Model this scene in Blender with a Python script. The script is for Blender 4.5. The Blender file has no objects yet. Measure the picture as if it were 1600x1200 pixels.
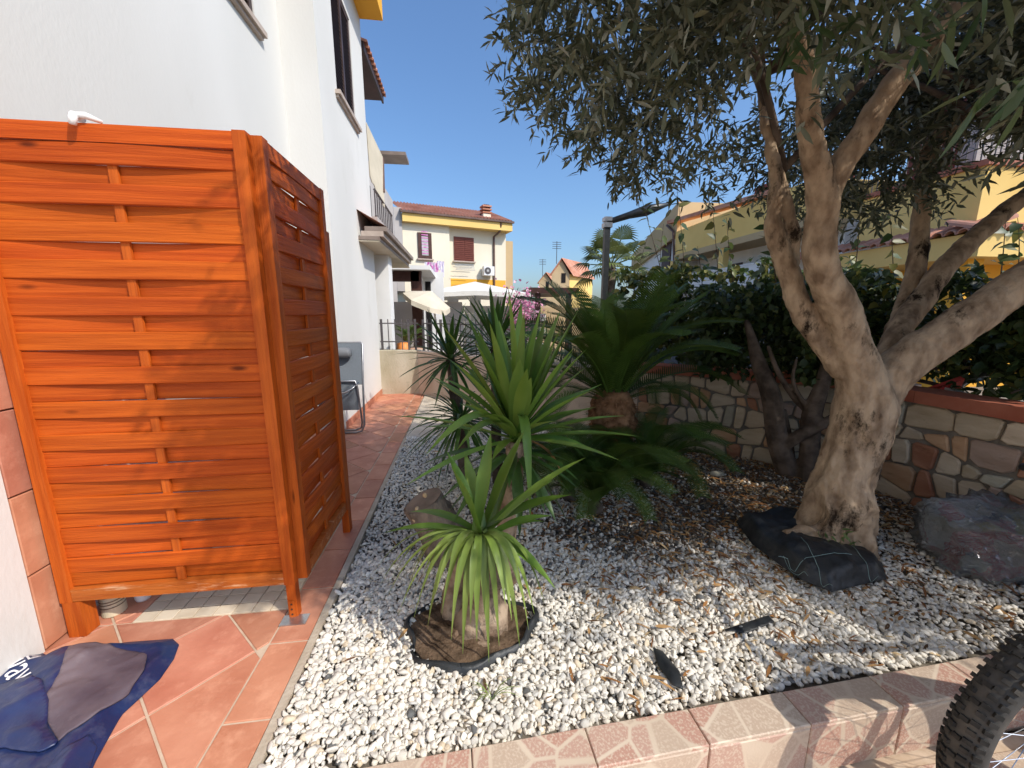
import bpy, math, random
import numpy as np
from mathutils import Vector, Matrix, noise as mnoise
random.seed(7); RNG = np.random.default_rng(7)
R = math.radians
# ------------------------------------------------------------------ camera, sky, sun, exposure
SC = bpy.context.scene
COL = SC.collection
F, TH, YAW, CH = 605.0, R(10.2), R(7.2), 1.35          # focal length in photo pixels, tilt, turn, lens height
cam = bpy.data.cameras.new('camera'); cam.sensor_width = 36; cam.lens = F / 1600 * 36
cam.clip_start = .02; cam.clip_end = 3000
camo = bpy.data.objects.new('camera', cam); COL.objects.link(camo)
camo.location = (0, 0, CH); camo.rotation_euler = (R(90) - TH, 0, -YAW)
SC.camera = camo
KX, KY = .83, .70                                       # ground shift of a shadow per metre of height (to -x, to +y)
SUN_DIR = Vector((KX, -KY, 1)).normalized()             # towards the sun
elev = math.asin(SUN_DIR.z); azim = math.atan2(SUN_DIR.x, SUN_DIR.y)
W = bpy.data.worlds.new('World'); SC.world = W; W.use_nodes = True
wn = W.node_tree.nodes; wl = W.node_tree.links
sky = wn.new('ShaderNodeTexSky'); sky.sky_type = 'NISHITA'; sky.sun_disc = False
sky.sun_elevation = elev; sky.sun_rotation = azim; sky.air_density = 1.3; sky.dust_density = 2.2; sky.ozone_density = 9.0; sky.altitude = 0
wn['Background'].inputs['Strength'].default_value = .15
wl.new(sky.outputs[0], wn['Background'].inputs['Color'])
sl = bpy.data.lights.new('sun', 'SUN'); sl.energy = 3.1; sl.angle = R(.53); sl.color = (1, .945, .86)
so = bpy.data.objects.new('sun', sl); COL.objects.link(so)
so.rotation_euler = SUN_DIR.to_track_quat('Z', 'Y').to_euler(); so.location = (6, -6, 9)
SC.view_settings.view_transform = 'Standard'; SC.view_settings.look = 'None'
SC.view_settings.exposure = .42; SC.view_settings.gamma = 1
# ------------------------------------------------------------------ pixel -> place helpers
def ray(px, py):
    u = (px - 800) / F; v = (600 - py) / F
    f = math.cos(TH) + v * math.sin(TH); up = -math.sin(TH) + v * math.cos(TH)
    return Vector((u * math.cos(YAW) + f * math.sin(YAW), -u * math.sin(YAW) + f * math.cos(YAW), up))
EYE = Vector((0, 0, CH))
def gz(px, py, z=0): d = ray(px, py); return EYE + d * ((z - CH) / d.z)
def atY(px, py, Y): d = ray(px, py); return EYE + d * (Y / d.y)
def atX(px, py, X): d = ray(px, py); return EYE + d * (X / d.x)
def onplane(px, py, P, n): d = ray(px, py); return EYE + d * ((P - EYE).dot(n) / d.dot(n))
def depth(P):
    f = P[0] * math.sin(YAW) + P[1] * math.cos(YAW)
    return f * math.cos(TH) - (P[2] - CH) * math.sin(TH)
def proj_np(P):
    x, y, z = P[:, 0], P[:, 1], P[:, 2] - CH
    r = x * math.cos(YAW) - y * math.sin(YAW); f = x * math.sin(YAW) + y * math.cos(YAW)
    fw = f * math.cos(TH) - z * math.sin(TH); up = f * math.sin(TH) + z * math.cos(TH)
    fs = np.where(fw > .05, fw, .05)
    return 800 + F * r / fs, 600 - F * up / fs, fw
# ------------------------------------------------------------------ materials
MATS = {}
def M(name, c1, c2=None, rough=.7, scale=4, detail=6, stretch=(1, 1, 1), bump=0, bscale=60, rnd=0, ramp=(.35, .65),
      spec=.3, attr=False, transl=0, metallic=0, hue=0, knots=None, c3=None, c3scale=3, c3ramp=(.55, .7)):
    c2 = c2 or c1
    m = bpy.data.materials.new(name); m.use_nodes = True; MATS[name] = m
    n = m.node_tree.nodes; l = m.node_tree.links; b = n['Principled BSDF']
    b.inputs['Roughness'].default_value = rough; b.inputs['Specular IOR Level'].default_value = spec
    b.inputs['Metallic'].default_value = metallic
    tc = n.new('ShaderNodeTexCoord'); mp = n.new('ShaderNodeMapping'); mp.inputs['Scale'].default_value = stretch
    l.new(tc.outputs['Object'], mp.inputs['Vector'])
    oi = n.new('ShaderNodeObjectInfo')
    off = n.new('ShaderNodeVectorMath'); off.operation = 'MULTIPLY_ADD'
    cx = n.new('ShaderNodeCombineXYZ')
    for i in range(3): l.new(oi.outputs['Random'], cx.inputs[i])
    off.inputs[1].default_value = (37, 91, 53); l.new(cx.outputs[0], off.inputs[0]); l.new(mp.outputs[0], off.inputs[2])
    vec = off.outputs[0]
    nz = n.new('ShaderNodeTexNoise'); nz.inputs['Scale'].default_value = scale; nz.inputs['Detail'].default_value = detail
    l.new(vec, nz.inputs['Vector'])
    cr = n.new('ShaderNodeValToRGB'); cr.color_ramp.elements[0].position, cr.color_ramp.elements[1].position = ramp
    cr.color_ramp.elements[0].color = (*c1, 1); cr.color_ramp.elements[1].color = (*c2, 1)
    l.new(nz.outputs['Fac'], cr.inputs['Fac']); out = cr.outputs['Color']
    if c3:
        n3 = n.new('ShaderNodeTexNoise'); n3.inputs['Scale'].default_value = c3scale; n3.inputs['Detail'].default_value = 8
        n3.inputs['Roughness'].default_value = .7
        l.new(vec, n3.inputs['Vector']); r3 = n.new('ShaderNodeMapRange')
        r3.inputs['From Min'].default_value, r3.inputs['From Max'].default_value = c3ramp
        l.new(n3.outputs['Fac'], r3.inputs['Value'])
        mx = n.new('ShaderNodeMix'); mx.data_type = 'RGBA'; l.new(r3.outputs[0], mx.inputs['Factor'])
        l.new(out, mx.inputs['A']); mx.inputs['B'].default_value = (*c3, 1); out = mx.outputs['Result']
    if knots:
        mk = n.new('ShaderNodeMapping'); mk.inputs['Scale'].default_value = knots[0]; l.new(tc.outputs['Object'], mk.inputs['Vector'])
        ok = n.new('ShaderNodeVectorMath'); ok.operation = 'MULTIPLY_ADD'; ok.inputs[1].default_value = (61, 17, 29); l.new(cx.outputs[0], ok.inputs[0]); l.new(mk.outputs[0], ok.inputs[2])
        vk = n.new('ShaderNodeTexVoronoi'); vk.inputs['Scale'].default_value = 1; l.new(ok.outputs[0], vk.inputs['Vector'])
        rk = n.new('ShaderNodeMapRange'); rk.inputs['From Min'].default_value = knots[1]; rk.inputs['From Max'].default_value = knots[1] * .35; l.new(vk.outputs['Distance'], rk.inputs['Value'])
        mx = n.new('ShaderNodeMix'); mx.data_type = 'RGBA'; l.new(rk.outputs[0], mx.inputs['Factor']); l.new(out, mx.inputs['A']); mx.inputs['B'].default_value = (*[v * .38 for v in c1], 1); out = mx.outputs['Result']
    if attr:
        a = n.new('ShaderNodeAttribute'); a.attribute_name = 'tint'
        mx = n.new('ShaderNodeMix'); mx.data_type = 'RGBA'; mx.blend_type = 'MULTIPLY'; mx.inputs['Factor'].default_value = 1
        l.new(out, mx.inputs['A']); l.new(a.outputs['Color'], mx.inputs['B']); out = mx.outputs['Result']
    if rnd or hue:
        hs = n.new('ShaderNodeHueSaturation')
        mr = n.new('ShaderNodeMapRange'); mr.inputs['To Min'].default_value = 1 - rnd; mr.inputs['To Max'].default_value = 1 + rnd
        l.new(oi.outputs['Random'], mr.inputs['Value']); l.new(mr.outputs[0], hs.inputs['Value'])
        if hue:
            w = n.new('ShaderNodeTexWhiteNoise'); w.noise_dimensions = '1D'; l.new(oi.outputs['Random'], w.inputs['W'])
            mh = n.new('ShaderNodeMapRange'); mh.inputs['To Min'].default_value = .5 - hue; mh.inputs['To Max'].default_value = .5 + hue
            l.new(w.outputs['Value'], mh.inputs['Value']); l.new(mh.outputs[0], hs.inputs['Hue'])
        l.new(out, hs.inputs['Color']); out = hs.outputs['Color']
    l.new(out, b.inputs['Base Color'])
    if bump:
        nb = n.new('ShaderNodeTexNoise'); nb.inputs['Scale'].default_value = bscale; nb.inputs['Detail'].default_value = 8
        l.new(vec, nb.inputs['Vector']); bp = n.new('ShaderNodeBump'); bp.inputs['Strength'].default_value = bump
        bp.inputs['Distance'].default_value = .012
        l.new(nb.outputs['Fac'], bp.inputs['Height']); l.new(bp.outputs[0], b.inputs['Normal'])
    if transl:
        t = n.new('ShaderNodeBsdfTranslucent'); l.new(out, t.inputs['Color'])
        ms = n.new('ShaderNodeMixShader'); ms.inputs[0].default_value = transl
        l.new(b.outputs[0], ms.inputs[1]); l.new(t.outputs[0], ms.inputs[2])
        l.new(ms.outputs[0], n['Material Output'].inputs['Surface'])
    return m
def glassy(name, col, rough, alpha):
    m = M(name, col, col, rough=rough, spec=.5); m.node_tree.nodes['Principled BSDF'].inputs['Alpha'].default_value = alpha; return m
M('plaster', (.65, .638, .60), (.71, .698, .66), .9, .9, 8, bump=.11, bscale=55, spec=.1, c3=(.55, .535, .48), c3scale=1.6, c3ramp=(.58, .9), stretch=(1, 1, .5))
M('plaster_cream', (.74, .66, .50), (.80, .73, .58), .9, .6, 6, bump=.1, bscale=30, spec=.1)
M('plaster_yellow', (.78, .52, .17), (.86, .60, .22), .9, .5, 6, bump=.1, bscale=30, spec=.1)
M('plaster_ochre', (.50, .36, .20), (.58, .43, .25), .9, .5, 6, spec=.1)
M('plaster_grey', (.42, .38, .35), (.5, .46, .43), .9, .5, 6, spec=.1)
M('plaster_orange', (.80, .40, .05), (.86, .46, .07), .8, .5, 6, spec=.1)
M('white_paint', (.74, .73, .70), (.80, .79, .76), .6, 2, 4, spec=.2)
M('concrete', (.40, .35, .24), (.60, .54, .42), .95, 2.5, 10, bump=.5, bscale=50, spec=.1, c3=(.22, .20, .13), c3scale=5, c3ramp=(.58, .78), stretch=(1, 1, .6))
M('concrete_pink', (.44, .35, .27), (.54, .44, .35), .95, 2.5, 10, bump=.4, bscale=50, spec=.1, c3=(.28, .22, .17), c3scale=4, c3ramp=(.58, .8))
M('slab', (.44, .37, .29), (.56, .49, .39), .85, 3, 8, bump=.2, bscale=30, rnd=.05, spec=.2)
M('terracotta', (.42, .155, .088), (.57, .26, .16), .5, 5, 9, bump=.22, bscale=26, rnd=.13, spec=.28, ramp=(.3, .72), c3=(.66, .33, .21), c3scale=9, c3ramp=(.52, .8), hue=.006)
M('grout', (.50, .38, .27), (.60, .48, .36), .95, 20, 4, spec=.05)
M('mosaic', (.56, .46, .33), (.66, .56, .42), .6, 9, 5, rnd=.07, spec=.3)
M('kerb_strip', (.40, .33, .24), (.54, .46, .36), .9, 6, 8, bump=.4, bscale=70, spec=.1)
M('soil', (.10, .085, .065), (.22, .19, .15), 1, 9, 8, bump=.6, bscale=40, spec=.05)
M('pit_earth', (.05, .034, .022), (.17, .115, .075), 1, 14, 10, bump=1, bscale=60, spec=.05)
M('ground', (.20, .18, .15), (.28, .25, .21), 1, .5, 8, spec=.05)
M('asphalt', (.05, .05, .05), (.075, .072, .07), .95, 8, 6, spec=.1)
M('pebble', (.86, .86, .86), (1, 1, 1), .75, 60, 3, spec=.25, attr=True, bump=.15, bscale=120)
M('litter', (.8, .8, .8), (1, 1, 1), .8, 30, 3, spec=.15, attr=True, transl=.15)
M('slat_wood', (.38, .062, .006), (.55, .106, .011), .5, 3.0, 10, stretch=(.7, 9, 22), bump=.3, bscale=12, rnd=.10, spec=.16, c3=(.32, .052, .006), c3scale=5.5, c3ramp=(.60, .84), hue=.004, knots=((2.6, 0, 8), .11))
M('frame_wood', (.38, .068, .008), (.54, .115, .014), .5, 3.5, 9, stretch=(11, 11, .8), bump=.3, bscale=14, rnd=.08, spec=.16, c3=(.32, .062, .008), c3scale=5, c3ramp=(.60, .84), knots=((14, 14, 2.2), .10))
M('worn_wood', (.38, .085, .01), (.48, .13, .02), .5, 4, 9, stretch=(1.2, 9, 9), bump=.3, bscale=14, c3=(.62, .34, .18), c3scale=3, c3ramp=(.56, .66))
M('dark_brown', (.055, .022, .016), (.085, .036, .026), .5, 6, 5, spec=.3)
M('shutter_red', (.15, .035, .022), (.19, .05, .032), .55, 6, 5, spec=.3)
M('shutter_dark', (.045, .028, .024), (.075, .048, .042), .5, 6, 5, spec=.3)
M('sill_stone', (.40, .32, .26), (.5, .41, .34), .6, 8, 6, spec=.3)
M('roof_tile', (.42, .17, .10), (.58, .29, .20), .85, 1.5, 8, rnd=.15, bump=.3, bscale=20, spec=.1, c3=(.36, .27, .22), c3scale=2.5, c3ramp=(.55, .75))
M('copper_pipe', (.10, .055, .04), (.15, .085, .065), .5, 4, 4, spec=.4)
M('gutter', (.20, .15, .12), (.28, .22, .18), .5, 4, 4, spec=.4)
M('iron', (.07, .06, .06), (.11, .10, .10), .55, 20, 4, spec=.4)
M('black_metal', (.012, .014, .015), (.025, .027, .028), .4, 20, 4, spec=.5)
M('steel', (.42, .42, .43), (.55, .55, .56), .28, 20, 4, metallic=.9)
M('canvas', (.66, .58, .44), (.74, .66, .52), .9, 3, 5, spec=.1, transl=.15)
M('canvas_white', (.78, .74, .66), (.84, .80, .72), .9, 3, 5, spec=.1, transl=.12)
M('awning_cloth', (.60, .53, .40), (.68, .6, .46), .9, 3, 5, spec=.1, transl=.1)
M('coping_red', (.36, .10, .055), (.46, .155, .09), .55, 5, 8, bump=.15, bscale=40, spec=.3, c3=(.46, .2, .13), c3scale=7, c3ramp=(.6, .8))
M('mortar', (.17, .15, .125), (.25, .22, .185), 1, 8, 8, bump=.6, bscale=60, spec=.05)
for i, (a, b_) in enumerate([((.44, .34, .22), (.58, .47, .33)), ((.46, .26, .14), (.58, .37, .22)), ((.33, .14, .08), (.45, .23, .14)),
                             ((.36, .32, .24), (.48, .44, .34)), ((.50, .39, .27), (.63, .52, .38)), ((.34, .24, .18), (.46, .34, .27))]):
    M('stone_%s' % ['tan', 'orange', 'rust', 'sage', 'cream', 'umber'][i], a, b_, .8, 4, 9, stretch=(1, 1, 3), bump=.55, bscale=22, rnd=.1, spec=.2, c3=tuple(x * .62 for x in a), c3scale=6, c3ramp=(.58, .75))
M('bark', (.19, .125, .078), (.46, .335, .22), .95, 16, 12, stretch=(1, 1, .5), bump=1, bscale=38, spec=.08, ramp=(.32, .62), c3=(.030, .020, .013), c3scale=6.5, c3ramp=(.55, .64))
M('bark_light', (.28, .19, .115), (.50, .37, .24), .95, 8, 12, stretch=(1, 1, .4), bump=.8, bscale=28, spec=.08, ramp=(.3, .7), c3=(.06, .032, .02), c3scale=4, c3ramp=(.62, .7))
M('bark_grey', (.06, .045, .035), (.17, .13, .10), .95, 9, 10, bump=.8, bscale=30, spec=.05)
M('yucca_bark', (.16, .105, .07), (.40, .30, .21), .95, 12, 10, bump=1, bscale=30, spec=.05, c3=(.05, .032, .022), c3scale=10, c3ramp=(.52, .68))
M('stump_bark', (.13, .10, .075), (.33, .26, .195), .95, 5, 10, stretch=(3, 3, .5), bump=1, bscale=20, spec=.05)
M('stump_cut', (.20, .155, .115), (.34, .26, .19), .95, 8, 8, bump=.5, bscale=30, spec=.05)
M('knot', (.5, .36, .2), (.6, .44, .27), .9, 20, 4)
M('olive_leaf', (.9, .9, .9), (1, 1, 1), .45, 12, 2, spec=.4, attr=True, transl=.28)
M('vine_leaf', (.9, .9, .9), (1, 1, 1), .45, 12, 2, spec=.4, attr=True, transl=.28)
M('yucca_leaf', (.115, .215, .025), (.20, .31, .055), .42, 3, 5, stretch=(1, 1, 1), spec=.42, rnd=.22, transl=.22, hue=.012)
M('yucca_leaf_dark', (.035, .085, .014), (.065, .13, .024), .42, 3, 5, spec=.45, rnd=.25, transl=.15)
M('yucca_leaf_pale', (.16, .24, .04), (.27, .35, .085), .42, 4, 5, spec=.4, rnd=.2, transl=.25)
M('dry_leaf', (.30, .17, .07), (.42, .27, .13), .8, 6, 5, rnd=.2, transl=.1)
M('cycad_leaf', (.048, .092, .014), (.085, .145, .024), .5, 5, 3, spec=.3, rnd=.25, transl=.2, hue=.01)
M('cycad_fibre', (.12, .055, .025), (.30, .16, .08), .95, 14, 6, bump=.6, bscale=40, rnd=.3, spec=.1)
M('palm_leaf', (.10, .13, .035), (.19, .21, .07), .5, 4, 3, spec=.3, rnd=.25, transl=.2)
M('oleander_leaf', (.9, .9, .9), (1, 1, 1), .5, 12, 2, attr=True, transl=.2)
M('tarp', (.010, .020, .075), (.018, .034, .115), .36, 4, 8, spec=.5, c3=(.13, .14, .20), c3scale=5, c3ramp=(.55, .9), bump=.8, bscale=9)
M('tarp_grey', (.085, .062, .08), (.16, .125, .14), .7, 5, 9, spec=.3, c3=(.25, .21, .22), c3scale=6, c3ramp=(.55, .85), bump=.6, bscale=11)
M('print_white', (.80, .80, .82), None, .5)
M('weed_fabric', (.009, .010, .011), (.028, .031, .033), .5, 9, 8, spec=.45, bump=.8, bscale=14, c3=(.07, .068, .06), c3scale=7, c3ramp=(.55, .8))
M('thread_green', (.25, .36, .34), None, .6)
M('chair_fabric', (.15, .17, .19), (.20, .225, .25), .8, 200, 2, spec=.2)
M('chair_pillow', (.14, .145, .155), (.19, .195, .205), .6, 8, 3, spec=.3)
M('chair_tube', (.28, .28, .29), (.38, .38, .39), .35, 10, 3, metallic=.7)
M('tin_cream', (.52, .45, .30), (.62, .55, .38), .45, 5, 4, spec=.4)
M('tin_stripe', (.16, .11, .07), None, .5)
M('white_plastic', (.80, .80, .79), None, .35, spec=.4)
M('rubber', (.020, .019, .017), (.042, .040, .036), .75, 25, 6, spec=.25, c3=(.115, .10, .08), c3scale=12, c3ramp=(.5, .8))
M('rubber_wall', (.045, .043, .04), (.08, .076, .07), .8, 10, 6, spec=.2, c3=(.16, .14, .115), c3scale=6, c3ramp=(.5, .85))
M('bike_red', (.38, .03, .02), None, .3, spec=.5)
M('bag_red', (.35, .016, .03), (.5, .03, .05), .4, 8, 5)
M('bag_yellow', (.35, .27, .05), (.48, .38, .09), .5, 8, 5)
M('bag_blue', (.03, .05, .12), (.10, .12, .18), .4, 8, 5)
M('red_plastic', (.45, .03, .025), (.55, .05, .04), .35, 5, 3, spec=.5)
M('pale_plastic', (.40, .40, .38), (.5, .5, .48), .5, 5, 3)
M('flower_pink', (.75, .28, .42), (.85, .45, .55), .7, 8, 3, transl=.2)
M('flower_red', (.7, .05, .08), None, .7)
M('terracotta_pot', (.40, .24, .16), (.48, .30, .2), .8, 6, 5)
M('orange_plastic', (.75, .25, .06), None, .5)
M('cloth_pink', (.55, .12, .38), (.75, .45, .65), .9, 8, 2); M('cloth_white', (.75, .73, .74), (.6, .5, .68), .9, 9, 2)
M('pot_rock', (.22, .19, .16), (.34, .30, .25), .95, 6, 8, bump=.6, bscale=30)
M('car_glass', (.02, .025, .03), None, .08, spec=.6)
M('dark_void', (.012, .010, .010), None, .9)
M('bulb_glass', (.7, .7, .7), None, .2, spec=.5)
# printed crazy-paving ceramic tile of the planter kerb
def kerb_tile_mat():
    m = M('kerb_tile', (.58, .46, .34), (.66, .54, .41), .5, 3, 6, spec=.3)
    n = m.node_tree.nodes; l = m.node_tree.links; b = n['Principled BSDF']
    src = b.inputs['Base Color'].links[0].from_socket
    vecs = [x for x in n if x.bl_idname == 'ShaderNodeVectorMath'][0].outputs[0]
    v = n.new('ShaderNodeTexVoronoi'); v.inputs['Scale'].default_value = 7.0; l.new(vecs, v.inputs['Vector'])
    e = n.new('ShaderNodeTexVoronoi'); e.feature = 'DISTANCE_TO_EDGE'; e.inputs['Scale'].default_value = 7.0; l.new(vecs, e.inputs['Vector'])
    cr = n.new('ShaderNodeValToRGB'); cr.color_ramp.interpolation = 'CONSTANT'
    for p, c in ((0, (.48, .27, .20)), (.30, (.51, .385, .285)), (.66, (.50, .315, .24))):
        el = cr.color_ramp.elements.new(p) if p else cr.color_ramp.elements[0]; el.color = (*c, 1)
    cr.color_ramp.elements[-1].position = 1; cr.color_ramp.elements[-1].color = (.50, .33, .25, 1)
    sp = n.new('ShaderNodeSeparateColor'); l.new(v.outputs['Color'], sp.inputs[0]); l.new(sp.outputs[0], cr.inputs['Fac'])
    nz = n.new('ShaderNodeTexNoise'); nz.inputs['Scale'].default_value = 130; nz.inputs['Detail'].default_value = 3; l.new(vecs, nz.inputs['Vector'])
    r2 = n.new('ShaderNodeMapRange'); r2.inputs['From Min'].default_value = .48; r2.inputs['From Max'].default_value = .62; r2.inputs['To Max'].default_value = .7
    l.new(nz.outputs['Fac'], r2.inputs['Value'])
    m1 = n.new('ShaderNodeMix'); m1.data_type = 'RGBA'; l.new(r2.outputs[0], m1.inputs['Factor']); l.new(cr.outputs[0], m1.inputs['A']); l.new(src, m1.inputs['B'])
    r3 = n.new('ShaderNodeMapRange'); r3.inputs['From Min'].default_value = .02; r3.inputs['From Max'].default_value = .05; l.new(e.outputs[0], r3.inputs['Value'])
    m2 = n.new('ShaderNodeMix'); m2.data_type = 'RGBA'; l.new(r3.outputs[0], m2.inputs['Factor']); l.new(src, m2.inputs['A']); l.new(m1.outputs['Result'], m2.inputs['B'])
    l.new(m2.outputs['Result'], b.inputs['Base Color'])
    bp = n.new('ShaderNodeBump'); bp.inputs['Strength'].default_value = .3; bp.inputs['Distance'].default_value = .002
    l.new(nz.outputs['Fac'], bp.inputs['Height']); l.new(bp.outputs[0], b.inputs['Normal'])
kerb_tile_mat()
# jumble of toys and packets pressed against the bag
def bag_mix():
    m = M('bag_mix', (.3, .3, .3), (.4, .4, .4), .4, 5, 3, spec=.4); n = m.node_tree.nodes; l = m.node_tree.links; vec = [x for x in n if x.bl_idname == 'ShaderNodeVectorMath'][0].outputs[0]
    dn = n.new('ShaderNodeTexNoise'); dn.inputs['Scale'].default_value = 9; l.new(vec, dn.inputs['Vector']); ad = n.new('ShaderNodeVectorMath'); ad.operation = 'MULTIPLY_ADD'; ad.inputs[1].default_value = (.12, .12, .12); l.new(dn.outputs['Color'], ad.inputs[0]); l.new(vec, ad.inputs[2])
    v = n.new('ShaderNodeTexVoronoi'); v.inputs['Scale'].default_value = 9; l.new(ad.outputs[0], v.inputs['Vector']); sp = n.new('ShaderNodeSeparateColor'); l.new(v.outputs['Color'], sp.inputs[0])
    cr = n.new('ShaderNodeValToRGB'); cr.color_ramp.interpolation = 'CONSTANT'
    for p, c in ((0, (.62, .03, .08)), (.20, (.68, .64, .60)), (.40, (.58, .50, .12)), (.52, (.60, .06, .12)), (.66, (.50, .54, .50)), (.84, (.10, .14, .28))):
        e = cr.color_ramp.elements.new(p) if p else cr.color_ramp.elements[0]; e.color = (*c, 1)
    cr.color_ramp.elements[-1].position = .999; cr.color_ramp.elements[-1].color = (.45, .42, .38, 1)
    l.new(sp.outputs[0], cr.inputs['Fac']); l.new(cr.outputs[0], n['Principled BSDF'].inputs['Base Color'])
bag_mix()
# clear crumpled plastic of the bag
def film_mat():
    m = M('clear_film', (.70, .73, .70), (.84, .86, .84), .3, 6, 6, spec=.6); n = m.node_tree.nodes; l = m.node_tree.links
    nb = n.new('ShaderNodeTexNoise'); nb.inputs['Scale'].default_value = 11; nb.inputs['Detail'].default_value = 5; nb.inputs['Distortion'].default_value = 3
    bp = n.new('ShaderNodeBump'); bp.inputs['Distance'].default_value = .1; l.new(nb.outputs['Fac'], bp.inputs['Height'])
    g = n.new('ShaderNodeBsdfGlossy'); g.inputs['Roughness'].default_value = .2; l.new(bp.outputs[0], g.inputs['Normal'])
    b = n['Principled BSDF']; l.new(bp.outputs[0], b.inputs['Normal']); t = n.new('ShaderNodeBsdfTransparent'); fr = n.new('ShaderNodeFresnel'); fr.inputs['IOR'].default_value = 1.5; l.new(bp.outputs[0], fr.inputs['Normal'])
    m1 = n.new('ShaderNodeMixShader'); m1.inputs[0].default_value = .34; l.new(t.outputs[0], m1.inputs[1]); l.new(b.outputs[0], m1.inputs[2])
    m2 = n.new('ShaderNodeMixShader'); l.new(fr.outputs[0], m2.inputs[0]); l.new(m1.outputs[0], m2.inputs[1]); l.new(g.outputs[0], m2.inputs[2]); l.new(m2.outputs[0], n['Material Output'].inputs['Surface'])
film_mat()
# ------------------------------------------------------------------ mesh helpers
def V3(*a): return Vector(a)
class MB:
    def __init__(s): s.v = []; s.f = []
    def add(s, vs, fs):
        o = len(s.v); s.v += [tuple(x) for x in vs]; s.f += [tuple(i + o for i in q) for q in fs]; return s
    def box(s, x0, x1, y0, y1, z0, z1):
        return s.obox((0, 0, 0), (1, 0, 0), (0, 1, 0), (0, 0, 1), x0, x1, y0, y1, z0, z1)
    def obox(s, O, U, V, N, x0, x1, y0, y1, z0, z1):
        O, U, V, N = map(Vector, (O, U, V, N))
        vs = [O + U * x + V * y + N * z for z in (z0, z1) for x, y in ((x0, y0), (x1, y0), (x1, y1), (x0, y1))]
        return s.add(vs, [(3, 2, 1, 0), (4, 5, 6, 7), (0, 1, 5, 4), (1, 2, 6, 5), (2, 3, 7, 6), (3, 0, 4, 7)])
    def tube(s, pts, rad, n=8, cap=True):
        pts = [Vector(p) for p in pts]; k = len(pts)
        if not hasattr(rad, '__len__'): rad = [rad] * k
        vs = []; up = None
        for i, p in enumerate(pts):
            t = (pts[min(i + 1, k - 1)] - pts[max(i - 1, 0)]); t = t.normalized() if t.length > 1e-9 else Vector((0, 0, 1))
            if up is None: up = Vector((1, 0, 0)) if abs(t.x) < .8 else Vector((0, 1, 0))
            a = (up - t * up.dot(t)).normalized(); b = t.cross(a); up = a
            vs += [p + (a * math.cos(2 * math.pi * j / n) + b * math.sin(2 * math.pi * j / n)) * rad[i] for j in range(n)]
        fs = [(i * n + j, i * n + (j + 1) % n, (i + 1) * n + (j + 1) % n, (i + 1) * n + j) for i in range(k - 1) for j in range(n)]
        if cap: fs += [tuple(range(n - 1, -1, -1)), tuple(range((k - 1) * n, k * n))]
        return s.add(vs, fs)
    def slab(s, poly, h0, h1, b=0, frame=None, inset=None):
        O, U, V, N = frame or (V3(0, 0, 0), V3(1, 0, 0), V3(0, 1, 0), V3(0, 0, 1))
        f = lambda p, h: O + U * p[0] + V * p[1] + N * h
        n = len(poly); top = shrink(poly, b) if b else poly
        if len(top) != n: b = 0; top = poly
        vs = [f(p, h0) for p in poly] + [f(p, h1 - b) for p in poly]
        fs = [tuple(range(n - 1, -1, -1))] + [(j, (j + 1) % n, n + (j + 1) % n, n + j) for j in range(n)]
        if b:
            vs += [f(p, h1) for p in top]; fs += [(n + j, n + (j + 1) % n, 2 * n + (j + 1) % n, 2 * n + j) for j in range(n)]
            fs.append(tuple(range(2 * n, 3 * n)))
        else: fs.append(tuple(range(n, 2 * n)))
        return s.add(vs, fs)
    def build(s, name, mat, parent=None, smooth=False, **kw):
        me = bpy.data.meshes.new(name); me.from_pydata(s.v, [], s.f); me.materials.append(MATS[mat])
        if smooth: me.shade_smooth()
        return link(name, me, parent, **kw)
def link(name, me, parent=None, label=None, cat=None, group=None, kind=None):
    o = bpy.data.objects.new(name, me); COL.objects.link(o)
    if parent: o.parent = parent; o.matrix_parent_inverse = Matrix.Translation(-parent.location) if parent.location.length else Matrix()
    tag(o, label, cat, group, kind); return o
def tag(o, label=None, cat=None, group=None, kind=None):
    for k, v in (('label', label), ('category', cat), ('group', group), ('kind', kind)):
        if v: o[k] = v
def thing(name, label, cat, loc=(0, 0, 0), group=None):
    o = link(name, None, None, label, cat, group); o.location = loc; o.empty_display_size = .1; return o
def clip(poly, a, b, c):                               # keep a*x+b*y <= c
    out = []
    for i in range(len(poly)):
        p, q = poly[i], poly[(i + 1) % len(poly)]; dp = a * p[0] + b * p[1] - c; dq = a * q[0] + b * q[1] - c
        if dp <= 0: out.append(p)
        if dp * dq < 0: t = dp / (dp - dq); out.append((p[0] + t * (q[0] - p[0]), p[1] + t * (q[1] - p[1])))
    return out
def shrink(poly, d):
    out = list(poly); n = len(poly)
    for i in range(n):
        p, q = poly[i], poly[(i + 1) % n]; ex, ey = q[0] - p[0], q[1] - p[1]; L = math.hypot(ex, ey)
        if L < 1e-6: continue
        nx, ny = ey / L, -ex / L; out = clip(out, nx, ny, nx * p[0] + ny * p[1] - d)
        if len(out) < 3: return []
    return out
def area(poly): return abs(sum(poly[i][0] * poly[i - 1][1] - poly[i - 1][0] * poly[i][1] for i in range(len(poly)))) / 2
def cliprect(poly, x0, x1, y0, y1):
    for a, b, c in ((1, 0, x1), (-1, 0, -x0), (0, 1, y1), (0, -1, -y0)):
        poly = clip(poly, a, b, c)
        if len(poly) < 3: return []
    return poly
def bez(a, c, b, n): return [a * (1 - t) ** 2 + c * 2 * t * (1 - t) + b * t * t for t in [i / n for i in range(n + 1)]]
def with_tint(me, per_face_cols, loops):
    at = me.color_attributes.new('tint', 'FLOAT_COLOR', 'CORNER')
    c = np.repeat(np.c_[per_face_cols, np.ones(len(per_face_cols))], loops, axis=0).astype('f'); at.data.foreach_set('color', c.ravel())
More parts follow.
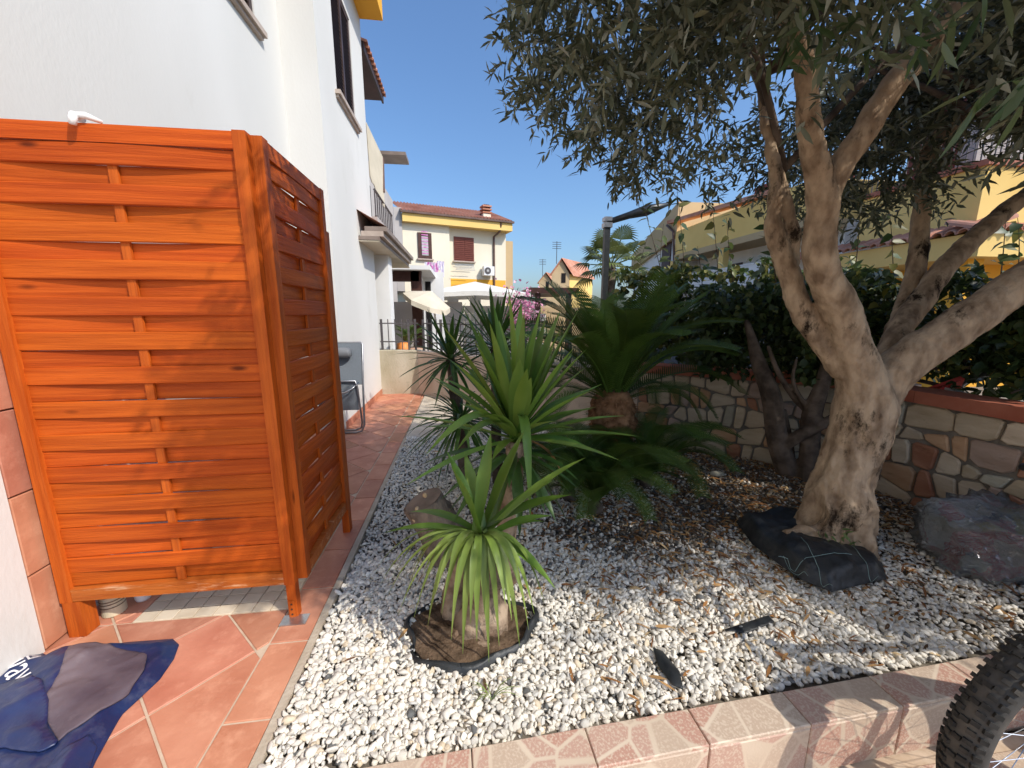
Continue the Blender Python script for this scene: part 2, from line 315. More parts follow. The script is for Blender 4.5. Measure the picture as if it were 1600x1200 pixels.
def np_mesh(name, verts, faces, mat, cols=None, smooth=False):
    me = bpy.data.meshes.new(name); k = faces.shape[1]
    me.vertices.add(len(verts)); me.vertices.foreach_set('co', verts.astype('f').ravel())
    me.loops.add(faces.size); me.loops.foreach_set('vertex_index', faces.astype('i').ravel())
    me.polygons.add(len(faces)); me.polygons.foreach_set('loop_start', np.arange(0, faces.size, k, dtype='i'))
    me.materials.append(MATS[mat]); me.update(calc_edges=True)
    if cols is not None: with_tint(me, cols, k)
    if smooth: me.shade_smooth()
    return me
def leaves_mesh(name, pos, dirs, nrm, L, Wd, mat, cols, shape='lance'):
    """pos/dirs/nrm (n,3); every leaf is a folded blade of two (lance) or four (heart) quads"""
    n = len(pos); d = dirs / (np.linalg.norm(dirs, axis=1, keepdims=True) + 1e-9)
    s = np.cross(d, nrm); s /= (np.linalg.norm(s, axis=1, keepdims=True) + 1e-9); u = np.cross(s, d)
    L = np.broadcast_to(L, n)[:, None]; Wd = np.broadcast_to(Wd, n)[:, None]
    if shape == 'lance':
        P = [pos, pos + d * L * .22 + s * Wd * .38 + u * Wd * .12, pos + d * L * .58 + s * Wd * .46 + u * Wd * .12 - u * L * .02, pos + d * L - u * L * .08,
             pos + d * L * .58 - s * Wd * .46 + u * Wd * .12 - u * L * .02, pos + d * L * .22 - s * Wd * .38 + u * Wd * .12, pos + d * L * .5]
        idx = [(0, 1, 6), (1, 2, 6), (2, 3, 6), (3, 4, 6), (4, 5, 6), (5, 0, 6)]
    else:
        P = [pos, pos + d * L * .12 + s * Wd * .42 + u * Wd * .12, pos + d * L * .5 + s * Wd * .44 + u * Wd * .1, pos + d * L - u * L * .15,
             pos + d * L * .5 - s * Wd * .44 + u * Wd * .1, pos + d * L * .12 - s * Wd * .42 + u * Wd * .12, pos + d * L * .5]
        idx = [(0, 1, 6), (1, 2, 6), (2, 3, 6), (3, 4, 6), (4, 5, 6), (5, 0, 6)]
    k = len(P); vs = np.stack(P, 1).reshape(-1, 3)
    fs = (np.arange(n)[:, None, None] * k + np.array(idx)[None]).reshape(-1, 3)
    return np_mesh(name, vs, fs, mat, np.repeat(cols, len(idx), axis=0))
def rdir(n):
    a = RNG.normal(size=(n, 3)); return a / np.linalg.norm(a, axis=1, keepdims=True)
def pal(n, cols, w=None, j=.15):
    c = np.array(cols)[RNG.choice(len(cols), n, p=w)]; return c * RNG.uniform(1 - j, 1 + j, (n, 1))
# ================================================================== THE SETTING
MB().box(-300, 300, -200, 400, -.6, -.42).build('ground', 'ground', kind='structure')
# ---- patio of diagonal terracotta tiles with a border row and the mosaic shower tray
PX0, PX1, PY0, PY1 = -1.74, -.672, .15, 6.76
patio = MB().box(PX0 - 4, PX1, -3, PY1 + .1, -.41, -.005).build('patio', 'grout', kind='structure')
def tile(poly, name='tile', mat='terracotta', parent=patio, h=0., g=.004, b=.0025, frame=None, h0=-.012):
    p = shrink(poly, g)
    if len(p) < 3 or area(p) < .0004: return None
    return MB().slab(p, h0, h + RNG.uniform(-.0008, .0008), b, frame).build(name, mat, parent)
MX0, MX1, MY0, MY1 = -1.49, -.832, 1.708, 2.69        # mosaic tray
S = .467
for i in range(-16, 16):
    for j in range(-16, 16):
        a0, b0 = 2.348 + S * i, .617 + S * j            # y-x and y+x of the lower corner
        cs = [((b - a) / 2, (a + b) / 2) for a, b in ((a0, b0), (a0, b0 + S), (a0 + S, b0 + S), (a0 + S, b0))]
        cs = cs if sum(cs[k][0] * cs[k - 3][1] - cs[k - 3][0] * cs[k][1] for k in range(4)) > 0 else cs[::-1]
        p = cliprect(cs, PX0, -.83, PY0, PY1)
        if not p: continue
        for q in (cliprect(p, PX0, -.83, PY0, MY0), cliprect(p, PX0, -.83, MY1, PY1), cliprect(p, PX0, MX0, MY0, MY1)):
            if q and area(q) > .002: tile(q)
for k in range(-3, 18):
    y0 = 1.187 + .3255 * k; y1 = min(y0 + .3255, PY1)
    if y1 > PY0 + .05 and y0 < PY1: tile([(-.83, max(y0, PY0)), (PX1, max(y0, PY0)), (PX1, y1), (-.83, y1)])
for i in range(8):
    for j in range(15):
        x0 = MX0 + .0822 * i; y0 = MY0 + .0655 * j
        tile([(x0, y0), (x0 + .0822, y0), (x0 + .0822, y0 + .0655), (x0, y0 + .0655)], 'mosaic_tile', 'mosaic', h=.001, g=.0022, b=.0015)
# thin cement edging between the tiles and the gravel
kb = MB().box(-.671, -.640, .99, 4.24, -.2, .004).build('garden_edging', 'kerb_strip', kind='structure')
# ---- planter soil, pale slab path, lower terrace
UK = V3(1, .04, 0).normalized(); VK = V3(-UK.y, UK.x, 0)
WA, WB, WC, WD = V3(-.77, 6.71, 0), V3(1.85, 3.85, 0), V3(3.06, 2.88, 0), V3(3.24, .3, 0)
MB().slab([(-.64, 1.0), (3.2, 1.12), (3.06, 2.9), (1.85, 3.87), (1.5, 4.22), (-.64, 4.22)], -.4, -.022).build('planter_soil', 'soil', kind='structure')
path = MB().slab([(-.672, 4.23), (1.5, 4.23), (-.76, 6.72)], -.41, -.02).build('side_path', 'grout', kind='structure')
for i in range(3):
    for j in range(6):
        x0 = -.66 + .72 * i; y0 = 4.215 + .42 * j; q = cliprect([(x0, y0), (x0 + .72, y0), (x0 + .72, y0 + .42), (x0, y0 + .42)], -.66, 2, 4.215, 6.7)
        if q:
            q = clip(q, 2.86 / 3.88, 2.62 / 3.88, (2.86 * -.77 + 2.62 * 6.71) / 3.88 - .01)
            if len(q) > 2 and area(q) > .003: tile(q, 'paving_slab', 'slab', path, h=.012, g=.003, b=.004, h0=-.03)
MB().box(-6, 8, -6, .95, -.41, -.19).build('lower_terrace', 'grout', kind='structure')
terr = bpy.data.objects['lower_terrace']
for i in range(8):
    for j in range(3):
        x0 = -.6 + .37 * i + .001; y1 = .90 - .37 * j
        tile([(x0, y1 - .37), (x0 + .37, y1 - .37), (x0 + .37, y1), (x0, y1)], 'floor_tile', 'kerb_tile', terr, h=-.183, g=.0025, b=.002, h0=-.2)
# ---- low planter kerb clad in printed ceramic tiles
kerb = thing('planter_kerb', 'low planter kerb clad in pink and beige printed ceramic tiles', 'kerb', (1.3, .98, -.19))
KO = V3(.372, .893, 0)
MB().obox(KO, UK, VK, V3(0, 0, 1), -1.02, 2.9, .008, .112, -.21, .010).build('core', 'grout', kerb)
for k in range(-3, 8):
    u0 = .37 * k; u1 = u0 + .37
    if k == -3: u0 += .10
    tile([(u0, .0), (u1, .0), (u1, .120), (u0, .120)], 'top_tile', 'kerb_tile', kerb, h=.020, g=.0018, b=.003, frame=(KO, UK, VK, V3(0, 0, 1)), h0=.008)
    tile([(u0, -.186), (u1, -.186), (u1, .008), (u0, .008)], 'front_tile', 'kerb_tile', kerb, h=.0005, g=.0018, b=.003, frame=(KO, UK, V3(0, 0, 1), -VK), h0=-.012)
# ---- concrete boundary wall with railing
cw = thing('concrete_wall', 'low stained concrete wall carrying the iron railing beside the house', 'wall', (-1.1, 6.78, 0))
nb = V3(-(6.71 - 6.80), (-.77 + 1.41), 0).normalized()
MB().slab([(-1.43, 6.80), (-.77, 6.71), (-.63, 6.86), (-1.43, 6.97)], -.42, .75, .008).build('wall_face', 'concrete', cw)
dw = (WB - WA).normalized(); nd = V3(dw.y, -dw.x, 0); nd = nd if nd.y < 0 else -nd
cw2 = thing('diagonal_wall', 'plain pinkish concrete wall running diagonally behind the yuccas', 'wall', tuple((WA + WB) / 2))
MB().slab([(WA.x + .003, WA.y), (WB.x, WB.y), (WB.x - nd.x * .16, WB.y - nd.y * .16), (WA.x - nd.x * .16 - .05, WA.y - nd.y * .16 + .05)], -.42, .745, .008).build('wall_face', 'concrete_pink', cw2)
def railing(name, label, A, B, z0, z1, step, group=None):
    t = thing(name, label, 'railing', ((A.x + B.x) / 2, (A.y + B.y) / 2, z0), group); L = (B - A).length; d = (B - A) / L; n = V3(-d.y, d.x, 0)
    for z in (z1 - .07, z0 + .14): MB().obox(A, d, n, V3(0, 0, 1), 0, L, -.008, .008, z - .01, z + .01).build('rail', 'iron', t)
    k = int(L / step)
    for i in range(k + 1):
        w = .016 if i in (0, k) or i % 8 == 4 else .0065
        P = A + d * (i * step + .03)
        MB().obox(P, d, n, V3(0, 0, 1), -w, w, -w, w, z0 - .02, z1).build('post' if w > .01 else 'bar', 'iron', t)
    return t
railing('iron_railing', 'dark iron railing on the concrete wall next to the white house', V3(-1.40, 6.88, 0), V3(-.75, 6.79, 0), .75, 1.27, .115)
railing('iron_railing', 'dark iron railing on the diagonal wall behind the yuccas', WA - nd * .08 + dw * .05, WB - nd * .08 - dw * .9, .745, 1.27, .115)
# ---- stone garden wall: each stone its own piece, red coping
sw = thing('stone_wall', 'low garden wall of irregular tan and rust stones with red coping', 'wall', tuple(WC))
def stone_section(A, B, seed):
    rs = random.Random(seed); d = (B - A); L = d.length; d /= L; n = V3(d.y, -d.x, 0)
    if n.dot(V3(-1, -1, 0)) < 0: n = -n
    MB().obox(A, d, V3(0, 0, 1), n, -.01, L + .01, -.42, .75, -.17, 0).build('mortar_bed', 'mortar', sw)
    Hh = .752; frame = (A, d, V3(0, 0, 1), n); rows = 5; bz = [-.03] + [Hh * k / rows for k in range(1, rows)] + [Hh]
    def line(r, x):                                     # wavy course line
        if r == 0 or r == rows: return bz[r]
        return bz[r] + .032 * math.sin(x * 5.3 + r * 2.1 + seed) + .022 * math.sin(x * 11.7 + r * 4.4 + seed)
    taken = {}
    def emit(p):
        p = shrink(p, .0075)
        if len(p) < 3 or area(p) < .0012: return
        q = []
        for k in range(len(p)):                         # chip the corners
            a, b, c = p[k - 1], p[k], p[(k + 1) % len(p)]; t = rs.uniform(.05, .22)
            q += [(b[0] + (a[0] - b[0]) * t, b[1] + (a[1] - b[1]) * t), (b[0] + (c[0] - b[0]) * t, b[1] + (c[1] - b[1]) * t)]
        mt = rs.choices(['tan', 'orange', 'rust', 'sage', 'cream', 'umber'], [4.5, 2.4, 1.8, 1.6, 3.6, 1.5])[0]
        MB().slab(q, -.02, .012 + rs.uniform(0, .020), .008, frame).build('stone', 'stone_' + mt, sw)
    for r in range(rows):
        x = -rs.uniform(0, .1)
        xs = [0]
        while xs[-1] < L - .12: xs.append(xs[-1] + rs.choice((.09, .14, .18, .22, .27)))
        xs[-1] = L; sl_ = [rs.uniform(-.04, .04) for _ in xs]; sl_[0] = sl_[-1] = 0
        for k in range(len(xs) - 1):
            x0, x1 = xs[k], xs[k + 1]; b0, b1, t0, t1 = x0 - sl_[k] / 2, x1 - sl_[k + 1] / 2, x0 + sl_[k] / 2, x1 + sl_[k + 1] / 2
            if b1 - b0 < .04 or t1 - t0 < .04: continue
            p = [(b0, line(r, b0)), (b1, line(r, b1)), (t1, line(r + 1, t1)), (t0, line(r + 1, t0))]
            if x1 - x0 > .2 and rs.random() < .35:      # a wide block split by a slanting joint
                u = rs.uniform(.35, .65); w = rs.uniform(.3, .7); m0, m1 = (p[0][0] + (p[1][0] - p[0][0]) * u, p[0][1] + (p[1][1] - p[0][1]) * u), (p[3][0] + (p[2][0] - p[3][0]) * w, p[3][1] + (p[2][1] - p[3][1]) * w)
                emit([p[0], m0, m1, p[3]]); emit([m0, p[1], p[2], m1])
            else: emit(p)
stone_section(WB, WC, 3); stone_section(WC, WD, 11)
for A, B in ((WB, WC), (WC, WD)):
    d = (B - A); L = d.length; d /= L; n = V3(d.y, -d.x, 0); n = n if n.dot(V3(-1, -1, 0)) > 0 else -n
    k = max(1, round(L / .62))
    for i in range(k): MB().obox(A, d, n, V3(0, 0, 1), L * i / k + (.0015 if i else -.01), L * (i + 1) / k - .0015, -.20, .045, .753, .835).build('coping', 'coping_red', sw)
# ================================================================== WHITE HOUSE (left)
HX, BX, HY, BY, HZ = -1.76, -1.41, 4.69, 6.82, 5.66
house = thing('white_house', 'tall white plastered house on the left behind the wooden screens', 'house', (-2.5, 4, 0))
def wall_with_hole(name, X, y0, y1, z0, z1, holes, mat, parent, t=.25):
    ys = sorted({y0, y1, *[a for h in holes for a in h[:2]]}); zs = sorted({z0, z1, *[a for h in holes for a in h[2:]]}); m = MB()
    for a, b in zip(ys, ys[1:]):
        for c, d in zip(zs, zs[1:]):
            if not any(h[0] <= a and b <= h[1] and h[2] <= c and d <= h[3] for h in holes): m.box(X - t, X, a, b, c, d)
    return m.build(name, mat, parent)
WinA = (3.05, 4.19, 3.86, 5.2); WinB = (5.33, 6.17, 3.93, 5.22)
wall_with_hole('wall', HX, -3, HY, -.3, HZ, [WinA], 'plaster', house)
wall_with_hole('wall', BX, HY, BY, -.3, HZ, [WinB], 'plaster', house)
MB().box(HX - 4, BX - .25, HY, HY + .24, -.3, HZ).box(HX - 4, BX - .25, BY - .25, BY, -.3, HZ).build('wall', 'plaster', house)
MB().box(HX - 4, HX - .3, -3, BY - .3, -.3, HZ).build('wall', 'plaster', house)
MB().box(HX - 4.2, BX + .33, -3, BY + .02, HZ + .002, HZ + .30).build('eave', 'plaster_orange', house)
MB().box(HX - 4.2, BX + .30, -3, BY + .01, HZ + .302, HZ + .42).build('roof', 'roof_tile', house)
def shutter_window(X, w, parent, slat=.045, mat='shutter_dark', depth_=.06):
    y0, y1, z0, z1 = w; fr = .055
    win = MB().box(X - depth_, X - .012, y0, y0 + fr, z0, z1).box(X - depth_, X - .012, y1 - fr, y1, z0, z1).box(X - depth_, X - .012, y0 + fr, y1 - fr, z1 - fr, z1).box(X - depth_, X - .012, y0 + fr, y1 - fr, z0, z0 + fr).build('window', mat, parent)
    ym = (y0 + y1) / 2
    MB().box(X - depth_, X - .006, ym - .03, ym + .03, z0 + fr, z1 - fr).build('mullion', mat, win)
    MB().box(X - .2, X - depth_ - .03, y0, y1, z0, z1).build('pane', 'dark_void', win)
    z = z0 + fr + .01; me = None
    for a, b in ((y0 + fr, ym - .03), (ym + .03, y1 - fr)):
        z = z0 + fr + .004
        while z < z1 - fr - .02:
            o = link('slat', me, win) if me else MB().add([(X - .055, 0, 0), (X - .018, 0, -.03), (X - .018, 0, -.022), (X - .055, 0, .008), (X - .055, 1, 0), (X - .018, 1, -.03), (X - .018, 1, -.022), (X - .055, 1, .008)],
                [(0, 1, 5, 4), (1, 2, 6, 5), (2, 3, 7, 6), (3, 0, 4, 7), (0, 3, 2, 1), (4, 5, 6, 7)]).build('slat', mat, win)
            me = o.data; o.location = (0, a, z + .03); o.scale = (1, b - a, 1); z += slat
    return win
for X, w in ((HX, WinA), (BX, WinB)):
    shutter_window(X, w, house)
    MB().box(X - .2, X + .06, w[0] - .08, w[1] + .08, w[2] - .045, w[2] - .001).box(X - .2, X + .035, w[0] - .06, w[1] + .06, w[2] - .075, w[2] - .046).build('sill', 'sill_stone', house)
# skirting of terracotta tile along the visible wall foot and a tiled jamb near the screen
for k in range(7):
    y0 = HY + .30 * k; MB().box(BX + .001, BX + .012, y0 + .002, min(y0 + .298, BY - .005), .001, .085).build('skirting_tile', 'terracotta', house)
for k in range(8):
    z0 = .005 + .33 * k
    MB().slab([(1.588, z0 + .003), (1.80, z0 + .003), (1.80, z0 + .327), (1.588, z0 + .327)], .001, .05, .003, (V3(HX, 0, 0), V3(0, 1, 0), V3(0, 0, 1), V3(1, 0, 0))).build('jamb_tile', 'terracotta', house)
MB().box(HX, HX + .046, -3, 1.585, -.02, 2.6).build('wall_render', 'plaster', house)
# ================================================================== NEIGHBOUR HOUSE behind the white one
NX = -1.43
nh = thing('neighbour_house', 'neighbouring house with porch roof, balcony and awning behind the white house', 'house', (-2.6, 11, 0))
MB().box(-7, -2.35, 7.02, 15, -.42, 5.3).build('wall', 'plaster_grey', nh)
a, b = atX(566, 58, NX), atX(598, 146, NX)
ev = MB().obox((0, 0, 0), (1, 0, 0), (0, 1, 0), (0, 0, 1), NX - .95, NX - .02, a.y + .0, b.y, a.z - .12, a.z - .09).build('eave', 'dark_brown', nh)
MB().obox((0, 0, 0), (1, 0, 0), (0, 1, 0), (0, 0, 1), NX - .02, NX + .012, a.y + .0, b.y, a.z - .17, a.z - .05).build('fascia', 'shutter_dark', ev)
n = 11
for i in range(n):
    y = a.y + (b.y - a.y) * (i + .5) / n; r = (b.y - a.y) / n * .46; m = MB()
    ring = [(y + r * math.cos(t), a.z - .06 + r * math.sin(t)) for t in [math.pi * k / 6 for k in range(7)]]
    ring2 = [(y + r * .78 * math.cos(t), a.z - .06 + r * .78 * math.sin(t)) for t in [math.pi * k / 6 for k in range(7)]]
    for x0, x1 in ((NX - .55, NX + .06),):
        vs = [(x, p[0], p[1] + (.18 if x == x0 else 0)) for x in (x0, x1) for rr in (ring, ring2) for p in rr]; k = 7; fs = []
        for j in range(6): fs += [(j, j + 1, 14 + j + 1, 14 + j), (7 + j, 21 + j, 21 + j + 1, 7 + j + 1), (14 + j, 14 + j + 1, 21 + j + 1, 21 + j)]
        m.add(vs, fs)
    m.build('roof_tile', 'roof_tile', ev, smooth=False)
# awning, its wind-down arm, balcony with rail
P = [atX(572, 190, NX - .18), atX(598, 245, NX - .12), atX(601, 318, NX + .02), atX(578, 268, NX - .1)]
aw = MB(); g2 = []
for s_ in range(9):
    t = s_ / 8; top = P[0].lerp(P[1], t); bot = P[3].lerp(P[2], t); g2 += [top, bot, bot + V3(0, 0, -.07 - .04 * (s_ % 2))]
aw.add(g2 + [q + V3(-.012, 0, .0) for q in g2], [(3 * i + j, 3 * i + 3 + j, 3 * i + 4 + j, 3 * i + 1 + j) for i in range(8) for j in (0, 1)] + [(27 + 3 * i + j, 27 + 3 * i + 1 + j, 27 + 3 * i + 4 + j, 27 + 3 * i + 3 + j) for i in range(8) for j in (0, 1)])
aw.build('awning', 'awning_cloth', nh)
MB().tube([atX(598.5, 247, NX - .12), atX(600, 300, NX)], .02, 6).build('awning_post', 'copper_pipe', nh)
q = atX(612, 243, NX)
MB().box(q.x - .35, q.x + .30, q.y - .05, q.y + .5, q.z, q.z + .07).build('gutter_end', 'gutter', nh)
a, b = atX(585, 296, NX), atX(612, 337, NX)
bl = MB().tube([a, b], .022, 6).tube([a - V3(0, 0, .42), b - V3(0, 0, .42)], .018, 6).build('balcony_rail', 'iron', nh)
for i in range(10): p = a.lerp(b, i / 9); MB().tube([p, p - V3(0, 0, .42)], .012, 5).build('baluster', 'iron', bl)
MB().box(-2.4, NX + .02, a.y, b.y, a.z - .62, a.z - .43).build('balcony_slab', 'plaster_grey', nh)
MB().box(-2.345, -2.30, 8.0, 11.2, a.z - .4, a.z + 1.2).build('balcony_door', 'dark_void', nh)
# porch: hipped canopy edge along the path, ceiling, white piers, brown downpipe
CX = -1.02; a, b = atX(604, 352, CX), atX(646, 404, CX); cz = (a.z + b.z) / 2
for i, (dx, h0, h1, mt) in enumerate(((.0, -.06, 0, 'gutter'), (-.05, -.13, -.061, 'sill_stone'), (-.10, -.19, -.131, 'gutter'))):
    MB().box(CX + dx - .3, CX + dx, a.y, b.y, cz + h0, cz + h1).build('cornice', mt, nh)
MB().box(-2.35, CX - .11, a.y, b.y + .2, cz - .20, cz - .18).build('porch_ceiling', 'canvas', nh)
MB().add([(CX, a.y, cz + .002), (CX, b.y, cz + .002), (-2.35, b.y, cz + .75), (-2.35, a.y, cz + .75)], [(0, 1, 2, 3)]).build('porch_roof', 'roof_tile', nh)
q = atX(607, 420, -1.25)
MB().box(-1.55, -1.25, q.y, q.y + .35, -.42, cz - .2).build('pier', 'white_paint', nh)
q = atX(597, 440, -1.38); MB().tube([(-1.40, q.y, 0), (-1.40, q.y, cz - .2)], .05, 10).build('downpipe', 'copper_pipe', nh)
MB().box(-2.35, -2.0, 9.2, 9.6, -.42, cz - .2).build('pier', 'white_paint', nh)
# ================================================================== CREAM HOUSE across (far middle)
fu = V3(.957, .29, 0).normalized(); fn = V3(fu.y, -fu.x, 0); FP = atY(628, 345, 18.0)
def fp(px, py): return onplane(px, py, FP, fn)
def uz(px, py): p = fp(px, py) - FP; return p.dot(fu), p.z + FP.z
ch = thing('cream_house', 'cream two storey house with yellow cornice and red tiled roof in the distance', 'house', (FP.x + 2.5, FP.y + 3, 0))
def fbox(name, mat, u0, u1, z0, z1, d0, d1, parent=ch): return MB().obox(V3(FP.x, FP.y, 0), fu, -fn, V3(0, 0, 1), u0, u1, d0, d1, z0, z1).build(name, mat, parent)
ur, ze = uz(797, 352); zt = ze
um = uz(703, 400)[0]
fbox('wall', 'plaster_cream', 0, um, -.42, zt, 0, 6); fbox('wall', 'plaster_cream', um, ur - .12, -.42, zt - .05, .25, 6)
fbox('wall', 'plaster_ochre', ur - .12, ur + .55, -.42, zt - .55, .9, 6)
fbox('cornice', 'plaster_yellow', -.02, ur, zt - .32, zt + .02, -.28, .6)
rf = fbox('gutter', 'copper_pipe', -.1, ur + .06, zt + .02, zt + .10, -.38, -.26)
m = MB()                                                # corrugated tile roof as real ridges
nr = 34; rt = []
for i in range(nr * 4 + 1):
    u = -.1 + (ur + .15) * i / (nr * 4); hgt = .045 * math.sin(i * math.pi / 2)
    rt += [V3(FP.x, FP.y, 0) + fu * u - fn * d_ + V3(0, 0, zt + .1 + (d_ + .35) * .36 + hgt) for d_ in (-.35, 2.6)]
m.add(rt, [(2 * i, 2 * i + 2, 2 * i + 3, 2 * i + 1) for i in range(nr * 4)]).build('roof', 'roof_tile', ch)
fbox('gable_wall', 'plaster_grey', -.35, -.02, zt - 3.2, zt + .25, -.1, 3.0)
def chimney(px0, px1, pyt, pyb, d):
    u0, z1 = uz(px0, pyt); u1, z0 = uz(px1, pyb); c = fbox('chimney', 'plaster_cream', u0, u1, z0 - .4, z1 - .42, d, d + u1 - u0)
    for k in range(3): fbox('chimney_cap', 'roof_tile', u0 - .04, u1 + .04, z1 - .40 + .14 * k, z1 - .33 + .14 * k, d - .04, d + u1 - u0 + .04, c)
    fbox('flue', 'dark_brown', u0 + .05, u1 - .05, z1 - .42, z1, d + .05, d + u1 - u0 - .05, c)
chimney(758, 770, 316, 346, .25); chimney(602, 613, 312, 346, 1.0)
def fwin(px0, px1, py0, py1, mat, d, shutters):
    u0, z1 = uz(px0, py0); u1, z0 = uz(px1, py1)
    w = fbox('window', 'shutter_red' if shutters else 'dark_brown', u0, u1, z0, z1, d - .05, d + .02)
    if shutters:
        for k, (a_, b_) in enumerate(((u0 + .04, (u0 + u1) / 2 - .02), ((u0 + u1) / 2 + .02, u1 - .04))):
            zz = z0 + .06
            while zz < z1 - .08: fbox('slat', 'shutter_red', a_, b_, zz, zz + .05, d - .075, d - .051, w); zz += .085
    else:
        fbox('pane', 'pale_plastic', u0 + .16, u1 - .16, z0 + .14, z1 - .16, d - .06, d - .051, w)
        for k in range(8): fbox('slat', 'cloth_pink', u0 + .16, u1 - .16, z0 + .2 + k * .13, z0 + .24 + k * .13, d - .07, d - .061, w)
    fbox('sill', 'sill_stone', u0 - .06, u1 + .06, z0 - .06, z0 - .005, d - .12, d + .02)
fwin(652, 675, 363, 405, None, 0, False); fwin(711, 743, 368, 408, None, .25, True)
u0, z1 = uz(755, 416); u1, z0 = uz(771, 431)
ac = fbox('air_conditioner', 'white_plastic', u0, u1, z0, z1, -.14, .16)
cc = V3(FP.x, FP.y, 0) + fu * ((u0 + u1) / 2 - .08) + fn * .145 + V3(0, 0, (z0 + z1) / 2)
MB().tube([cc, cc + fn * .012], .16, 18).build('fan_grille', 'iron', ac); MB().tube([cc, cc + fn * .02], .06, 12).build('fan_hub', 'pale_plastic', ac)
ux, _ = uz(778, 400)
MB().tube([V3(FP.x, FP.y, 0) + fu * (ux + .05) + fn * .3 + V3(0, 0, zt), V3(FP.x, FP.y, 0) + fu * (ux + .04) + fn * .2 + V3(0, 0, zt - .35), V3(FP.x, FP.y, 0) + fu * (ux - .12) - fn * .2 + V3(0, 0, zt - .55), V3(FP.x, FP.y, 0) + fu * (ux - .12) - fn * .2], .05, 8).build('downpipe', 'copper_pipe', ch)
ub, zb = uz(707, 436); fbox('band', 'plaster_orange', um + .01, ur - .14, zb - .35, zb + .05, .235, .249)
# airer under the window and washing
u0, z0 = uz(712, 412); u1, z1_ = uz(742, 424); air = MB()
for k in range(5): t = k / 4; air.tube([V3(FP.x, FP.y, 0) + fu * (u0 - .1 * t) + fn * (-.15 + .5 * t) + V3(0, 0, z0 - .3 * t), V3(FP.x, FP.y, 0) + fu * (u1 - .1 * t) + fn * (-.15 + .5 * t) + V3(0, 0, z0 - .3 * t)], .012, 5)
air.build('clothes_airer', 'steel', ch)
rs = random.Random(5)
for k in range(6):
    p = fp(664 + 4.5 * k, 410 + rs.uniform(0, 3)) + fn * .5; h = rs.uniform(.3, .75); w = rs.uniform(.16, .26); m = MB()
    vs = [p + fu * (w * (i / 4 - .5)) + V3(0, 0, -h * j / 3) + fn * (.03 * math.sin(i * 2.1 + j)) for j in range(4) for i in range(5)]
    m.add(vs + [v - fn * .01 for v in vs], [(j * 5 + i, j * 5 + i + 1, j * 5 + i + 6, j * 5 + i + 5) for j in range(3) for i in range(4)] + [(20 + j * 5 + i, 20 + j * 5 + i + 5, 20 + j * 5 + i + 6, 20 + j * 5 + i + 1) for j in range(3) for i in range(4)])
    m.build('washing', rs.choice(['cloth_pink', 'cloth_white', 'cloth_white']), label=['first', 'second', 'third', 'fourth', 'fifth', 'sixth'][k] + ' washed garment from the left on the line under the narrow window', cat='laundry', group='washing on the line')
# ================================================================== WOODEN SCREENS
def screen(name, label, O, U, N, W_, z0, z1, nsl, legs, group='woven wooden screens'):
    """O foot corner, U along the panel, N towards the viewer's side"""
    t = thing(name, label, 'screen', tuple(O), group); Z = V3(0, 0, 1); sw_ = .045; th = .02
    for u in (0, W_ - sw_): MB().obox(O, U, N, Z, u, u + sw_, -th, th, z0, z1).build('stile', 'frame_wood', t)
    MB().obox(O, U, N, Z, sw_ + .001, W_ - sw_ - .001, -th + .002, th - .002, z1 - .062, z1 - .004).build('rail', 'slat_wood', t)
    MB().obox(O, U, N, Z, sw_ + .001, W_ - sw_ - .001, -th + .002, th - .002, z0 + .003, z0 + .058).build('rail', 'worn_wood', t, label='worn bottom rail with flaking stain')
    um = W_ / 2; MB().obox(O, U, N, Z, um - .015, um + .015, -.004, .006, z0 + .059, z1 - .063).build('batten', 'frame_wood', t)
    hh = (z1 - z0 - .125) / nsl; rs = random.Random(hash_(name + label)); ns = 14; L = W_ - 2 * sw_ + .016
    for i in range(nsl):
        zc = z0 + .06 + hh * (i + .5); sgn = 1 if i % 2 else -1; hgt = hh * .5 + (rs.uniform(.0, .001) if i < nsl * .55 else rs.uniform(.001, .0025)); amp = .0085 + .006 * max(0, (i / nsl - .6)) + rs.uniform(-.002, .003); tl = rs.uniform(-.003, .003); jt = rs.uniform(-.0015, .0015)
        vs = []
        for k in range(ns + 1):
            s_ = k / ns; u = sw_ - .008 + L * s_; w = sgn * amp * math.sin(math.pi * s_) ** 1.3 + sgn * .0015
            cup = 0.0
            for dv, dz in ((-.0085, -hgt), (.0005, -hgt), (.0038, -hgt + .0035), (.0038, hgt - .0035), (.0005, hgt), (-.0085, hgt)):
                vs.append(V3(u, w + dv, dz + tl * (s_ - .5) + jt))
        fs = [(6 * k + j, 6 * k + (j + 1) % 6, 6 * k + 6 + (j + 1) % 6, 6 * k + 6 + j) for k in range(ns) for j in range(6)] + [(5, 4, 3, 2, 1, 0), tuple(6 * ns + j for j in range(6))]
        o = MB().add(vs, fs).build('slat', 'slat_wood', t)
        mat = Matrix((U, N, Z)).transposed().to_4x4(); mat.translation = O + Z * zc
        o.matrix_parent_inverse = Matrix(); o.matrix_basis = Matrix.Translation(-Vector(t.location)) @ mat
    for (u0, u1, n0, n1, a, b, mt) in legs: MB().obox(O, U, N, Z, u0, u1, n0, n1, a, b).build('leg', mt, t)
    return t
def hash_(s): return sum((i + 1) * ord(c) for i, c in enumerate(s))
fs_ = screen('wooden_screen', 'sunlit orange woven wood screen panel facing the camera', V3(-1.688, 1.668, 0), V3(1, 0, 0), V3(0, -1, 0), .922, .165, 2.005, 26,
             [(.005, .07, -.045, .019, 0, .164, 'frame_wood'), (.882, .921, -.018, .018, 0, .164, 'frame_wood')])
br = MB().box(-.803, -.775, 1.646, 1.649, .004, .085).build('bracket', 'frame_wood', fs_)
